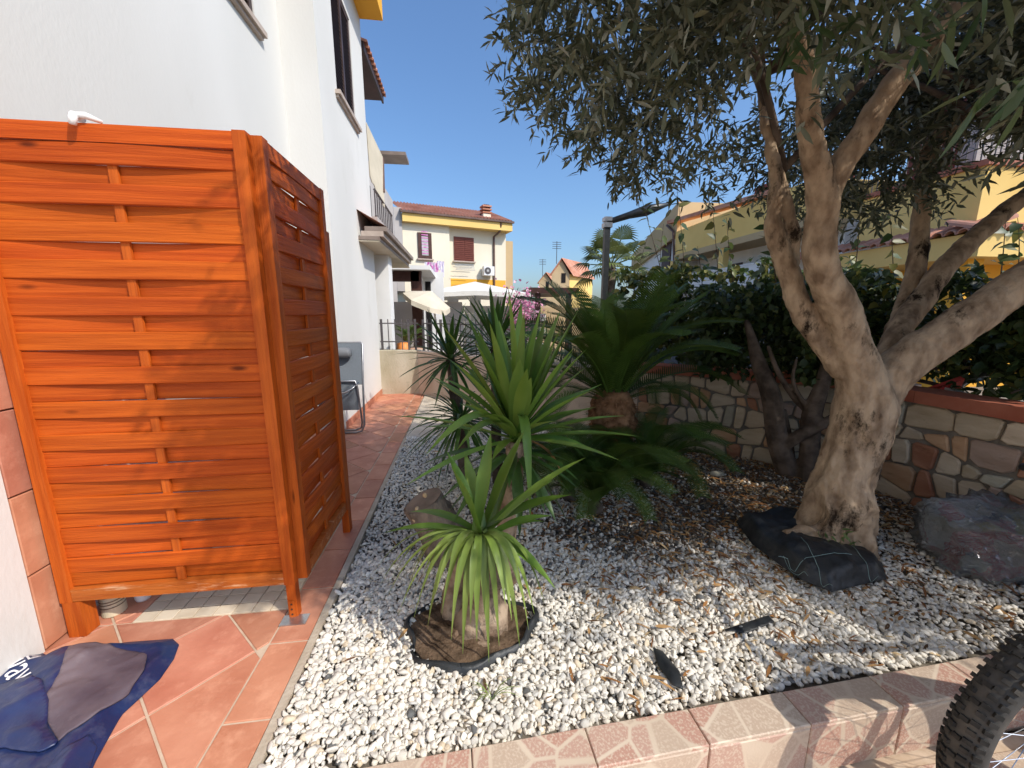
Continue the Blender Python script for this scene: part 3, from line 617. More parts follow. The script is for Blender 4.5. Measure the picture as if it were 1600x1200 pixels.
for k in range(3): MB().tube([(-.789, 1.645, .02 + .025 * k), (-.789, 1.6435, .02 + .025 * k)], .004, 8).build('screw', 'black_metal', fs_)
ss = screen('wooden_screen', 'shaded woven wood screen panel receding along the path', V3(-.745, 1.682, 0), V3(0, 1, 0), V3(1, 0, 0), .655, .17, 2.003, 26, [])
MB().obox((-.745, 2.34, 0), (1, 0, 0), (0, 1, 0), (0, 0, 1), -.028, .014, .002, .055, 0, 1.80).build('leg', 'frame_wood', ss)
MB().box(-.83, -.72, 1.60, 1.66, .0005, .005).build('foot_plate', 'steel', fs_)
# white plastic hook on the top rail
c = atY(118, 187, 1.64)
hk = MB().tube([c + V3(x, y, z) for x, y, z in ((-.035, .07, .03), (-.03, .05, .028), (-.012, .02, .02), (.0, -.005, .012), (.006, -.018, -.004), (.004, -.018, -.022))], [.012, .014, .013, .013, .012, .010], 10)
hk.tube([c + V3(.0, .0, .013), c + V3(.03, .004, .016), c + V3(.06, .03, .008)], [.012, .011, .006], 10)
hk.build('plastic_hook', 'white_plastic', label='white plastic hook hanging over the top rail of the front screen', cat='hook', smooth=True)
# tin and cup standing behind the screen
tn = thing('paint_tin', 'cream striped tin standing under the front screen by its left leg', 'tin', (-1.58, 1.80, 0)); tc = gz(169, 965) + V3(0, .035, 0)
n = 28
prof = [(.040, 0), (.043, .004), (.043, .13), (.045, .134), (.045, .14), (.041, .141), (.040, .135)]
MB().tube([(tc.x, tc.y, h) for _, h in prof], [r for r, _ in prof], n).build('body', 'tin_cream', tn, smooth=False)
for h in (.045, .062, .075, .098): MB().tube([(tc.x, tc.y, h), (tc.x, tc.y, h + .005)], .0437, n, cap=False).build('stripe', 'tin_stripe', tn)
p = gz(217, 942)
MB().tube([(p.x, p.y + .03, h) for h in (0, .01, .05, .055, .05, .012)], [.028, .031, .036, .0365, .034, .028], 20).build('plastic_cup', 'white_plastic', label='small white cup on the tiles behind the front screen', cat='cup', smooth=True)
# ================================================================== BLUE INFLATABLE lying folded on the tiles
tp = thing('deflated_pool_toy', 'deflated blue vinyl inflatable crumpled on the terracotta tiles', 'inflatable', tuple(gz(110, 1110)))
def sheet(name, outline, mat, parent, h0, amp, seed, step=.016, thick=.006, extra=None, base=None, fine=1):
    """a crumpled closed sheet over the outline given in photo pixels of the ground it covers"""
    pl = [gz(*q, h0) for q in outline]; pts = [(q.x, q.y) for q in pl]
    x0, x1 = min(a for a, b in pts), max(a for a, b in pts); y0, y1 = min(b for a, b in pts), max(b for a, b in pts)
    nx, ny = int((x1 - x0) / step) + 2, int((y1 - y0) / step) + 2
    def inside(x, y):
        c = False
        for i in range(len(pts)):
            (xa, ya), (xb, yb) = pts[i - 1], pts[i]
            if (ya > y) != (yb > y) and x < (xb - xa) * (y - ya) / (yb - ya) + xa: c = not c
        return c
    def near(x, y):
        best = (1e9, x, y)
        for i in range(len(pts)):
            (xa, ya), (xb, yb) = pts[i - 1], pts[i]; dx, dy = xb - xa, yb - ya; t = max(0, min(1, ((x - xa) * dx + (y - ya) * dy) / (dx * dx + dy * dy + 1e-12)))
            cx_, cy_ = xa + t * dx, ya + t * dy; d2 = (x - cx_) ** 2 + (y - cy_) ** 2
            if d2 < best[0]: best = (d2, cx_, cy_)
        return math.sqrt(best[0]), best[1], best[2]
    def hgt(x, y, d):
        e = min(1, d / .05); e = e * e * (3 - 2 * e)
        q = Vector((x * 4 + seed, y * 4, seed)); ridg = 1 - abs(mnoise.noise(q * 2.2)) * 2.2
        cr = max(0, 1 - abs(mnoise.noise(q * 1.3 + Vector((3, 7, 0)))) * 5) + .7 * max(0, 1 - abs(mnoise.noise(q * 2.7 + Vector((1, 4, 2)))) * 5)
        v = .5 + .5 * mnoise.noise(q) + .35 * fine * cr * (.4 + max(0, mnoise.noise(q * .7 + Vector((9, 0, 0))))) + .05 * abs(mnoise.noise(q * 5))
        if extra: v += extra(x, y)
        return (base(x, y) if base else h0) + .004 + e * amp * max(0, v)
    # a cell stays when one of its corners lies inside; corners outside are pulled on to the edge
    pos = {}; vid = {}; vs = []
    for i in range(nx + 1):
        for j in range(ny + 1):
            x, y = x0 + (i - .5) * step, y0 + (j - .5) * step; ins = inside(x, y); d, cx_, cy_ = near(x, y); pos[i, j] = (ins, x, y, d, cx_, cy_)
    def idx(i, j):
        if (i, j) not in vid:
            ins, x, y, d, cx_, cy_ = pos[i, j]; vid[i, j] = len(vs)
            vs.append((x, y, hgt(x, y, d)) if ins else (cx_, cy_, (base(cx_, cy_) if base else h0) + .003))
        return vid[i, j]
    fs = []
    for i in range(nx):
        for j in range(ny):
            k = [(i, j), (i + 1, j), (i + 1, j + 1), (i, j + 1)]
            if sum(pos[q][0] for q in k) >= 1: fs.append(tuple(idx(*q) for q in k))
    n = len(vs); low = [(a, b, max(.0005, c_ - thick)) for a, b, c_ in vs]
    from collections import Counter
    ec = Counter(frozenset((f[k], f[(k + 1) % 4])) for f in fs for k in range(4)); side = []
    for f in fs:
        for k in range(4):
            a, b = f[k], f[(k + 1) % 4]
            if ec[frozenset((a, b))] == 1: side.append((b, a, a + n, b + n))
    o = MB().add(vs + low, fs + [tuple(v + n for v in reversed(f)) for f in fs] + side).build(name, mat, parent, smooth=True)
    return o, hgt, near
body, hg, nr_ = sheet('vinyl_body', [(-160, 1010), (-40, 1035), (12, 1004), (45, 1012), (82, 1028), (108, 1016), (200, 1004), (270, 999), (280, 1008), (272, 1030), (250, 1062), (215, 1095), (190, 1118), (172, 1150), (150, 1190), (130, 1235), (60, 1290), (-160, 1290)], 'tarp', tp, .0, .045, 3.3,
                     extra=lambda x, y: .9 * math.exp(-((x + 1.52) ** 2 + (y - 1.46) ** 2) / .012))
sheet('grey_base_panel', [(110, 1022), (150, 1012), (215, 1018), (230, 1024), (226, 1050), (200, 1085), (140, 1130), (92, 1160), (74, 1130), (72, 1100), (98, 1062)], 'tarp_grey', tp, .03, .010, 8.1, step=.012, base=lambda x, y: hg(x, y, nr_(x, y)[0]) + .003)
sheet('folded_flap', [(-160, 1070), (-20, 1075), (40, 1062), (66, 1068), (78, 1100), (74, 1135), (92, 1160), (60, 1175), (10, 1168), (-160, 1180)], 'tarp', tp, .04, .022, 5.7, step=.012, base=lambda x, y: hg(x, y, nr_(x, y)[0]) + .006)
sheet('air_chamber', [(96, 1178), (140, 1150), (150, 1160), (140, 1185), (118, 1230), (70, 1260), (60, 1215)], 'tarp', tp, .03, .035, 1.7, step=.012, base=lambda x, y: hg(x, y, nr_(x, y)[0]) + .002)
fc = bpy.data.curves.new('lettering', 'FONT'); fc.body = 'Bestway'; fc.size = .115; fc.extrude = .0; fc.align_x = 'RIGHT'
fo = bpy.data.objects.new('lettering_source', fc); COL.objects.link(fo)
dg = bpy.context.evaluated_depsgraph_get(); tm = bpy.data.meshes.new_from_object(fo.evaluated_get(dg)); bpy.data.objects.remove(fo)
import bmesh
bm = bmesh.new(); bm.from_mesh(tm); bmesh.ops.triangulate(bm, faces=bm.faces[:])
for _ in range(2): bmesh.ops.subdivide_edges(bm, edges=[e for e in bm.edges if e.calc_length() > .012], cuts=1)
bmesh.ops.triangulate(bm, faces=bm.faces[:])
A = gz(38, 1058, .05); Bp = gz(14, 1006, .05); dirn = (A - Bp); dirn.z = 0; dirn.normalize(); nrm_ = V3(-dirn.y, dirn.x, 0)
for v in bm.verts:
    q = A + dirn * v.co.x * .95 + nrm_ * (v.co.y - .035); d = nr_(q.x, q.y)[0]; v.co = (q.x, q.y, hg(q.x, q.y, d) + .004)
bm.to_mesh(tm); bm.free(); tm.materials.clear(); tm.materials.append(MATS['print_white']); link('lettering', tm, tp)
q0 = gz(40, 1024, .05); qd = dirn; lg = MB()
for (a0, b0, a1, b1) in ((0, 0, .05, .006), (0, .034, .05, .04), (0, .006, .006, .034), (.044, .006, .05, .034), (.02, .012, .03, .028)):
    cs = [q0 + qd * a_ + nrm_ * b_ for a_, b_ in ((a0, b0), (a1, b0), (a1, b1), (a0, b1))]; lg.add([(c.x, c.y, hg(c.x, c.y, nr_(c.x, c.y)[0]) + .004) for c in cs], [(0, 1, 2, 3)])
lg.build('logo', 'print_white', tp)
# ================================================================== GREY FOLDING CHAIR beside the house
chx, chy = -1.35, 4.48
fc_ = thing('folding_chair', 'grey fabric folding recliner leaning upright against the white house wall', 'chair', (chx - .1, chy, 0))
def hp(px, py, Y=chy): return atY(px, py, Y)
top = hp(566, 536); bot = hp(566, 655); 
xr = -1.145; xl = -1.62
MB().tube([(xl, chy + .16, 1.03), (xr - .02, chy + .16, 1.03), (xr, chy + .15, 1.01), (xr, chy + .06, .55), (xr, chy, .10), (xr - .03, chy - .01, .03), (xr - .09, chy - .01, .015), (xl, chy - .01, .015)], .012, 8).build('back_frame', 'chair_tube', fc_, smooth=True)
MB().tube([(xl, chy - .06, .62), (xr - .05, chy - .06, .62), (xr - .035, chy - .05, .55), (xr - .03, chy + .03, .12), (xr - .05, chy + .06, .05), (xr - .12, chy + .07, .02), (xl, chy + .07, .02)], .011, 8).build('front_frame', 'chair_tube', fc_, smooth=True)
MB().tube([(xl, chy - .12, .50), (xr - .16, chy - .12, .50), (xr - .08, chy - .09, .54), (xr - .03, chy - .02, .60)], .009, 8).build('armrest', 'steel', fc_, smooth=True)
def cloth(name, zs, y0, y1, x0, x1, mat, bulge):
    m = MB(); nx, nz = 8, 8
    for side in (0, 1): m.v += [(x0 + (x1 - x0) * i / nx, y0 + (y1 - y0) * j / nz - bulge * math.sin(math.pi * i / nx) * math.sin(math.pi * j / nz) + .006 * side, zs[0] + (zs[1] - zs[0]) * j / nz) for j in range(nz + 1) for i in range(nx + 1)]
    k = (nx + 1) * (nz + 1); q = [(j * (nx + 1) + i, j * (nx + 1) + i + 1, (j + 1) * (nx + 1) + i + 1, (j + 1) * (nx + 1) + i) for j in range(nz) for i in range(nx)]
    m.f = q + [tuple(k + a for a in reversed(f)) for f in q]; return m.build(name, mat, fc_, smooth=True)
cloth('back_fabric', (.56, 1.025), chy + .05, chy + .15, xl, xr - .01, 'chair_fabric', .0)
cloth('seat_fabric', (.28, .61), chy - .01, chy - .045, xl, xr - .045, 'chair_fabric', .02)
MB().tube([(xl, chy + .06, .93), (xl + .1, chy + .06, .925), (xr - .14, chy + .06, .925), (xr - .11, chy + .06, .93)], [.055, .06, .06, .045], 14).build('headrest', 'chair_pillow', fc_, smooth=True)
# ================================================================== GRAVEL
def icos(sub):
    bm = bmesh.new(); bmesh.ops.create_icosphere(bm, subdivisions=sub, radius=1); bm.verts.ensure_lookup_table()
    v = np.array([x.co[:] for x in bm.verts]); f = np.array([[y.index for y in x.verts] for x in bm.faces]); bm.free(); return v, f
HOLE = (.0, 1.50, .27, .19)                            # liner pit of the front yucca
def bed_h(x, y):
    return .012 * np.sin(3.1 * x + 1) * np.cos(2.7 * y) + .05 * np.clip((x - 1.7) / 1.2, 0, 1) + .03 * np.clip((y - 2.6) / 1.2, 0, 1) - .004
def in_bed(x, y):
    ok = (x > -.632) & (y > 1.026 + .04 * x) & (y < 4.20)
    ok &= ((x - WB.x) * (-(WC.y - WB.y)) + (y - WB.y) * (WC.x - WB.x) < -.03) | (x < 1.5)
    ok &= (2.86 * x + 2.62 * y) / 3.88 < (2.86 * -.77 + 2.62 * 6.71) / 3.88 - .02
    ok &= x < 3.03 + .07 * (2.9 - y)
    return ok
def gravel(sub, cond, sp, size, seed, zj, dz=0):
    rg = np.random.default_rng(seed); gx, gy = np.meshgrid(np.arange(-.64, 3.25, sp), np.arange(1.0, 4.22, sp * .87)); gx = gx + (np.arange(gx.shape[0]) % 2)[:, None] * sp / 2
    x = gx.ravel() + rg.uniform(-.45, .45, gx.size) * sp; y = gy.ravel() + rg.uniform(-.45, .45, gx.size) * sp
    k = in_bed(x, y) & cond(x, y) & ~((((x - HOLE[0]) / HOLE[2]) ** 2 + ((y - HOLE[1]) / HOLE[3]) ** 2) < 1)
    k &= np.hypot(x - 2.16, y - 1.85) > .20
    x, y = x[k], y[k]; n = len(x); bv, bf = icos(sub)
    sz = size * rg.uniform(.5, 1.55, n)[:, None] * np.stack([rg.uniform(.95, 1.55, n), rg.uniform(.75, 1.05, n), rg.uniform(.5, .8, n)], 1)
    # angular chips: push vertices on to a few random cutting planes
    vs = np.repeat(bv[None], n, 0)
    for _ in range(7):
        d = rg.normal(size=(n, 3)); d /= np.linalg.norm(d, axis=1, keepdims=True); c = rg.uniform(.35, .75, n)
        pr = np.einsum('nvk,nk->nv', vs, d); ex = np.clip(pr - c[:, None], 0, None); vs = vs - ex[..., None] * d[:, None, :]
    vs = vs * sz[:, None, :]
    a = rg.uniform(0, 2 * np.pi, n); t1 = rg.normal(0, .45, n); t2 = rg.normal(0, .45, n)
    def rot(v, ax, ang):
        c, s = np.cos(ang)[:, None], np.sin(ang)[:, None]; i, j = [(1, 2), (2, 0), (0, 1)][ax]; o = v.copy()
        o[..., i] = v[..., i] * c - v[..., j] * s; o[..., j] = v[..., i] * s + v[..., j] * c; return o
    vs = rot(rot(rot(vs, 0, t1), 1, t2), 2, a)
    z = bed_h(x, y) + rg.uniform(-zj, zj, n) + dz
    vs += np.stack([x, y, z], 1)[:, None, :]
    # stone colours: white marble chips, some grey, a few dark or ochre; dark earthy stones under the trees, their share raised to paint in the shade
    earth_and_shade = np.clip((y - 1.86 - .1 * np.sin(4 * x)) / .25, 0, 1) * np.clip((x - .30) / .35, 0, 1) * np.clip(1 - (x - 1.9) * (2.1 - y) * 2, 0, 1)
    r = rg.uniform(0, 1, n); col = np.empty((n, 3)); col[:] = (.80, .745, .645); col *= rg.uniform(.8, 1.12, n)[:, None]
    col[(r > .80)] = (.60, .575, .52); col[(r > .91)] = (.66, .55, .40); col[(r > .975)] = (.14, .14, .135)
    dk = rg.uniform(0, 1, n) < earth_and_shade * .84
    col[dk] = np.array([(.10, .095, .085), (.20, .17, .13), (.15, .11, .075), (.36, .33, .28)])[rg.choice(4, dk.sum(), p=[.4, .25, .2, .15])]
    k = len(bv); fs = (np.arange(n)[:, None, None] * k + bf[None]).reshape(-1, 3)
    return vs.reshape(-1, 3), fs, np.repeat(col, len(bf), axis=0)
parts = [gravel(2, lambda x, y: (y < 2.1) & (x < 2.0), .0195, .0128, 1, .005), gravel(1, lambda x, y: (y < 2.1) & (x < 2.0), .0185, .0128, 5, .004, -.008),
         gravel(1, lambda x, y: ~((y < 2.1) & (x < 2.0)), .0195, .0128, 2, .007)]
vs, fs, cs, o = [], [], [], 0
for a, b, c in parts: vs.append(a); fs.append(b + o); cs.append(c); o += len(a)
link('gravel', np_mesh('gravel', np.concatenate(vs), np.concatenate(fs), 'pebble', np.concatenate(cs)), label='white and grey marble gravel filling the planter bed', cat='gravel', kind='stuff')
# fallen leaves
n = 17000; x = RNG.uniform(-.5, 3.1, n); y = RNG.uniform(1.05, 4.1, n)
w = np.clip((x - .2) / 1.1, .01, 1) * np.clip((y - .95) / 1.5, .10, 1) + .35 * np.exp(-(((x - 1.25) / .5) ** 2 + ((y - 1.72) / .10) ** 2)) + .2 * np.exp(-(((x - 1.5) / .5) ** 2 + ((y - 1.16) / .06) ** 2)); k = in_bed(x, y) & (RNG.uniform(0, 1, n) < w) & (np.hypot(x - 2.16, y - 1.85) > .2)
x, y = x[k], y[k]; n = len(x); a = RNG.uniform(0, 2 * np.pi, n)
d = np.stack([np.cos(a), np.sin(a), RNG.normal(0, .2, n)], 1); nn = np.stack([RNG.normal(0, .35, n), RNG.normal(0, .35, n), np.ones(n)], 1)
link('leaf_litter', leaves_mesh('leaf_litter', np.stack([x, y, bed_h(x, y) + RNG.uniform(.009, .02, n)], 1), d, nn, RNG.uniform(.03, .08, n), RNG.uniform(.006, .016, n), 'litter',
     pal(n, [(.36, .17, .06), (.48, .28, .12), (.22, .10, .045), (.55, .40, .22), (.13, .075, .04)], [.27, .25, .2, .15, .13])), label='dry brown leaves scattered over the gravel', cat='leaves', kind='stuff')
# ================================================================== WEED FABRIC, LINER PIT, STONES, BAG
def fabric(name, label, outline, h0, amp, seed, group=None, mat='weed_fabric'):
    o, h, nrr = sheet(name, outline, mat, None, h0, amp, seed, step=.014, thick=.004, fine=.25); tag(o, label, 'weed fabric', group); return o, h, nrr
mf, mfh, mfn = fabric('weed_fabric', 'crumpled black weed fabric mounded at the foot of the olive trunk', [(1150, 815), (1235, 805), (1290, 838), (1345, 858), (1378, 880), (1385, 905), (1340, 915), (1300, 925), (1250, 905), (1215, 880), (1175, 850)], .03, .14, 4.4)
m = MB()
for (a, b) in (((1225, 862), (1262, 900)), ((1250, 850), (1300, 915)), ((1330, 855), (1372, 900)), ((1215, 880), (1330, 872))):
    A, B = gz(*a, .1), gz(*b, .1); m.tube([V3(*(A.lerp(B, t).xy), mfh(*A.lerp(B, t).xy, mfn(*A.lerp(B, t).xy)[0]) + .004) for t in [k / 16 for k in range(17)]], .0011, 4)
m.build('woven_thread', 'thread_green', mf)
fabric('weed_fabric', 'small black fabric corner poking out of the gravel near the kerb', [(1020, 1012), (1035, 1018), (1062, 1050), (1068, 1078), (1050, 1070), (1028, 1040)], .015, .03, 2.2)
fabric('weed_fabric', 'thin black fabric scrap showing through the sunny gravel', [(1130, 985), (1200, 962), (1210, 972), (1165, 990)], .018, .012, 6.2)
pit = thing('planting_pit', 'black liner edge round the pit of the front yucca', 'pit liner', (HOLE[0], HOLE[1], -.05))
n = 44; vs = []
for k in range(n):
    a = 2 * math.pi * k / n; w = 1 + .08 * math.sin(3 * a + 1) + .05 * math.sin(7 * a); c_, s_ = math.cos(a), math.sin(a)
    for rr, z in ((1.10, -.02), (1.05, .006 + .008 * math.sin(5 * a)), (1.0, .016 + .012 * math.sin(4 * a + 2)), (.97, -.02), (.95, -.07)): vs.append((HOLE[0] + HOLE[2] * rr * w * c_, HOLE[1] + HOLE[3] * rr * w * s_, z))
MB().add(vs, [(5 * k + j, 5 * ((k + 1) % n) + j, 5 * ((k + 1) % n) + j + 1, 5 * k + j + 1) for k in range(n) for j in range(4)]).build('liner', 'weed_fabric', pit, smooth=True)
vs = [(HOLE[0], HOLE[1], -.002)]; n = 40
for r_ in range(1, 9):
    for k in range(n):
        a = 2 * math.pi * k / n; x, y = HOLE[0] + HOLE[2] * .99 * r_ / 8 * math.cos(a) * (1 + .06 * math.sin(3 * a + 1)), HOLE[1] + HOLE[3] * .99 * r_ / 8 * math.sin(a) * (1 + .06 * math.sin(3 * a + 1))
        vs.append((x, y, -.004 + .015 * mnoise.noise(Vector((x * 18, y * 18, 0))) + .012 * mnoise.noise(Vector((x * 50, y * 50, 3)))))
MB().add(vs, [(0, 1 + k, 1 + (k + 1) % n) for k in range(n)] + [(1 + r_ * n + k, 1 + (r_ + 1) * n + k, 1 + (r_ + 1) * n + (k + 1) % n, 1 + r_ * n + (k + 1) % n) for r_ in range(7) for k in range(n)]).build('pit_soil', 'pit_earth', pit, smooth=True)
def rock(name, c, r, mat, seed, parent=None, sub=3, amp=.3, **kw):
    v, f = icos(sub); vs = []
    for p in v:
        q = Vector(p); k = 1 + amp * mnoise.noise(q * 1.6 + Vector((seed, 0, seed * 2))) + amp * .35 * mnoise.noise(q * 4 + Vector((0, seed, 0))); vs.append((c[0] + p[0] * r[0] * k, c[1] + p[1] * r[1] * k, c[2] + p[2] * r[2] * k))
    return MB().add(vs, [tuple(x) for x in f]).build(name, mat, parent, smooth=True, **kw)
p = gz(1120, 740, .04); rock('flat_stone', p, (.06, .04, .02), 'stone_sage', 3, label='flat pale stone on the leaf litter before the garden wall', cat='stone')
p = gz(1105, 680, .0); MB().tube([p + V3(0, 0, 0), p + V3(.005, 0, .05), p + V3(.02, .01, .09), p + V3(.05, .03, .11)], .011, 8).build('white_pipe', 'white_plastic', label='short bent white pipe at the base of the stone wall', cat='pipe', smooth=True)
# clear bag of toys by the wall
bc = V3(2.84, 1.56, .03); bag = thing('plastic_bag', 'clear plastic bag of red and yellow things slumped by the stone wall', 'bag', tuple(bc))
def bag_shell(sc, name, mat, amp):
    v, f = icos(5); vs = []
    for p in v:
        q = Vector(p); fold = 1 - abs(mnoise.noise(q * 2.3 + Vector((5, 1, 2)))) * 2; fold2 = 1 - abs(mnoise.noise(q * 5.1 + Vector((1, 8, 3)))) * 2
        k = sc * (1 + .18 * mnoise.noise(q * 1.4 + Vector((2, 1, 0))) + amp * max(0, fold) ** 3 * .22 + amp * max(0, fold2) ** 3 * .10); z = max(-.55, p[2])
        nk = max(0, 1 - ((p[0] + .75) ** 2 + (p[2] - .45) ** 2) * 5)      # gathered corner standing up at the left
        vs.append((bc.x + .31 * p[0] * k - .05 * nk, bc.y + .24 * p[1] * k, .135 + .21 * z * k + .07 * nk))
    return MB().add(vs, [tuple(x) for x in f]).build(name, mat, bag, smooth=True)
bag_shell(1.0, 'film', 'clear_film', 1); bag_shell(.92, 'contents', 'bag_mix', 1)
# ================================================================== YUCCAS
def blade(name, c, tip, mid, w, mat, parent, n=9, fold=.22):
    pts = bez(c, mid, tip, n); m = MB(); vs = []; side0 = None
    for i, p in enumerate(pts):
        t = (pts[min(i + 1, n)] - pts[max(i - 1, 0)]).normalized(); s_ = t.cross(V3(0, 0, 1))
        if s_.length < .12: s_ = side0 or t.cross(V3(1, .3, 0))
        s_.normalize()
        if side0 and s_.dot(side0) < 0: s_ = -s_
        side0 = s_; u = s_.cross(t); f_ = i / n
        ww = w * (.55 + .9 * f_) if f_ < .5 else w * (1 - ((f_ - .5) / .5) ** 1.6)
        ww = max(ww, .0008); vs += [p + s_ * ww / 2 + u * ww * fold, p, p - s_ * ww / 2 + u * ww * fold]
    m.add(vs, [(3 * i + j, 3 * i + j + 1, 3 * i + 4 + j, 3 * i + 3 + j) for i in range(n) for j in (0, 1)])
    return m.build(name, mat, parent, smooth=True)
def leaf_to(parent, c, px, py, dy, w, mat, lift=.06, out=.5):
    w *= 1.55
    tip = atY(px, py, c.y + dy); mid = c.lerp(tip, out) + V3(0, 0, lift); return blade('leaf', c + V3(random.uniform(-.015, .015), random.uniform(-.015, .015), random.uniform(-.02, .02)), tip, mid, w, mat, parent)
def rosette(parent, c, n, L, w, mat, up=(-.1, 1.2), droop=.15, seed=1, az=(0, 2 * math.pi), dead=0):
    rs = random.Random(seed)
    for i in range(n):
        a = az[0] + (az[1] - az[0]) * ((i * .618034) % 1) + rs.uniform(-.2, .2); e = up[0] + (up[1] - up[0]) * ((i + rs.random()) / n); l = L * rs.uniform(.75, 1.1)
        d = V3(math.cos(a) * math.cos(e), math.sin(a) * math.cos(e), math.sin(e)); tip = c + d * l - V3(0, 0, droop * l * math.cos(e) * rs.uniform(.5, 1.5)); mid = c + d * l * .55 + V3(0, 0, .04 * l)
        blade('leaf', c + d * .015, tip, mid, w * rs.uniform(.8, 1.15), mat, parent)
# middle yucca: tall dark-green spear leaves on a trunk behind the front one
c2 = atY(806, 690, 1.78); y2 = thing('yucca', 'large yucca with long upright green spear leaves behind the front one', 'yucca', (c2.x - .06, 1.80, 0), 'yuccas in the gravel bed')
random.seed(21)
for px, py, dy, w, lf in [(794, 448, .05, .050, .02), (814, 470, .25, .045, .02), (684, 500, -.05, .045, .05), (722, 478, .12, .045, .03), (745, 512, .3, .04, .02), (770, 470, .22, .03, .02), (876, 484, .15, .045, .02), (905, 482, -.05, .048, .02), (852, 500, .3, .045, .02),
                      (917, 545, -.1, .045, .04), (895, 550, .2, .04, .03), (930, 606, .05, .04, .06), (908, 612, .28, .045, .05), (860, 560, .35, .04, .03), (700, 560, .3, .04, .06), (690, 590, .2, .04, .07), (835, 530, .38, .045, .03), (758, 560, .42, .045, .04),
                      (925, 702, -.1, .05, .05), (900, 670, .15, .045, .06), (925, 640, .2, .035, .07), (740, 530, -.1, .04, .03), (780, 500, .38, .045, .02), (846, 478, .05, .04, .02), (812, 560, -.28, .05, .06), (830, 590, -.2, .05, .05)]:
    leaf_to(y2, c2, px, py, dy, w, 'yucca_leaf', lf)
blade('leaf', c2, atY(664, 712, 1.42), atY(770, 600, 1.55), .085, 'yucca_leaf', y2); blade('leaf', c2, atY(712, 706, 1.55), atY(775, 625, 1.6), .07, 'yucca_leaf', y2)
blade('leaf', c2, atY(829, 822, 1.45), atY(822, 560, 1.55), .045, 'yucca_leaf', y2); blade('leaf', c2, atY(880, 745, 1.9), atY(850, 680, 1.85), .045, 'dry_leaf', y2, n=7)
rosette(y2, c2 + V3(0, .03, .0), 34, .60, .052, 'yucca_leaf', (.0, 1.35), .05, 25)
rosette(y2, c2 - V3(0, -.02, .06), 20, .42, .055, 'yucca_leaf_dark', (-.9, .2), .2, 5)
def trunk(parent, pts, rad, mat, seed=1, n=14, amp=.18, name='trunk'):
    P = [Vector(p) for p in pts]; Q, Rr = [], []
    for i in range(len(P) - 1):
        for k in range(6): t = k / 6; Q.append(P[i].lerp(P[i + 1], t)); Rr.append(rad[i] + (rad[i + 1] - rad[i]) * t)
    Q.append(P[-1]); Rr.append(rad[-1]); m = MB().tube(Q, Rr, n)
    for i, v in enumerate(m.v):
        c = Q[min(i // n, len(Q) - 1)]; d = Vector(v) - c; k = 1 + amp * mnoise.noise(Vector(v) * 14 + Vector((seed, 0, 0))) + amp * .6 * mnoise.noise(Vector(v) * 40); m.v[i] = tuple(c + d * k)
    return m.build(name, mat, parent, smooth=True)
trunk(y2, [(c2.x - .07, 1.78, -.05), (c2.x - .06, 1.79, .2), (c2.x - .02, 1.79, .42), c2], [.075, .055, .05, .045], 'yucca_bark', 2)
# front yucca: low rosette with hanging pale leaves over the pit
c1 = atY(750, 838, 1.40); y1 = thing('yucca', 'front yucca with drooping pale green ribbon leaves over the black lined pit', 'yucca', (HOLE[0], HOLE[1], -.06), 'yuccas in the gravel bed')
random.seed(5)
for px, py, dy, w, lf in [(698, 705, .1, .036, .02), (726, 705, .18, .036, .02), (767, 676, .12, .04, .02), (820, 672, .1, .042, .02), (705, 730, -.05, .045, .02), (915, 715, .05, .034, .05), (892, 773, -.03, .048, .04), (864, 750, .12, .036, .03),
                      (862, 806, -.02, .036, .03), (850, 815, .06, .03, .04), (600, 833, .05, .03, .06), (868, 920, -.12, .042, .08), (640, 800, .2, .034, .06), (655, 850, .1, .034, .05)]:
    leaf_to(y1, c1, px, py, dy, w, 'yucca_leaf', lf)
for px, py, dy, w, mt in [(592, 918, -.05, .014, 1), (578, 905, .05, .010, 1), (604, 935, -.1, .014, 1), (622, 962, -.15, .012, 1), (640, 900, -.05, .014, 0), (645, 972, -.18, .011, 1), (655, 935, -.12, .026, 0), (668, 980, -.15, .026, 0), (690, 960, -.2, .02, 0), (723, 1022, -.2, .026, 0), (745, 1002, -.22, .026, 0),
                      (764, 1035, -.2, .024, 0), (757, 960, -.18, .026, 0), (772, 950, -.05, .022, 0), (812, 1010, -.18, .026, 0), (800, 970, -.2, .024, 0), (826, 985, -.12, .024, 0), (835, 960, -.15, .024, 0), (815, 930, -.22, .026, 0), (780, 1010, -.2, .022, 0), (735, 975, -.24, .022, 0), (705, 1000, -.2, .022, 0), (680, 930, -.2, .022, 0), (790, 945, -.24, .022, 0), (850, 940, -.1, .022, 0), (660, 900, -.1, .02, 0), (712, 945, -.24, .02, 0), (700, 905, -.2, .024, 0), (612, 905, .02, .016, 0), (630, 945, -.02, .014, 1)]:
    tip = atY(px, py, c1.y + dy); tip.z = max(tip.z, .03); mid = c1.lerp(tip, .62); mid.z = c1.z + .11 + random.uniform(0, .05); blade('leaf', c1, tip, mid, w * 1.25, 'yucca_leaf_pale', y1, 11, .18)
b1 = gz(745, 1015, -.06)
trunk(y1, [(b1.x + .01, b1.y + .10, -.09), (b1.x + .03, b1.y + .10, .03), (b1.x + .04, b1.y + .09, .12), (b1.x + .02, b1.y + .07, .22), c1], [.135, .115, .07, .058, .045], 'yucca_bark', 3, 20, .28)
trunk(y1, [(b1.x - .10, b1.y + .16, -.08), (b1.x - .09, b1.y + .17, .1), (b1.x - .05, b1.y + .16, .25)], [.07, .05, .045], 'yucca_bark', 6, 14, .25, 'stem')
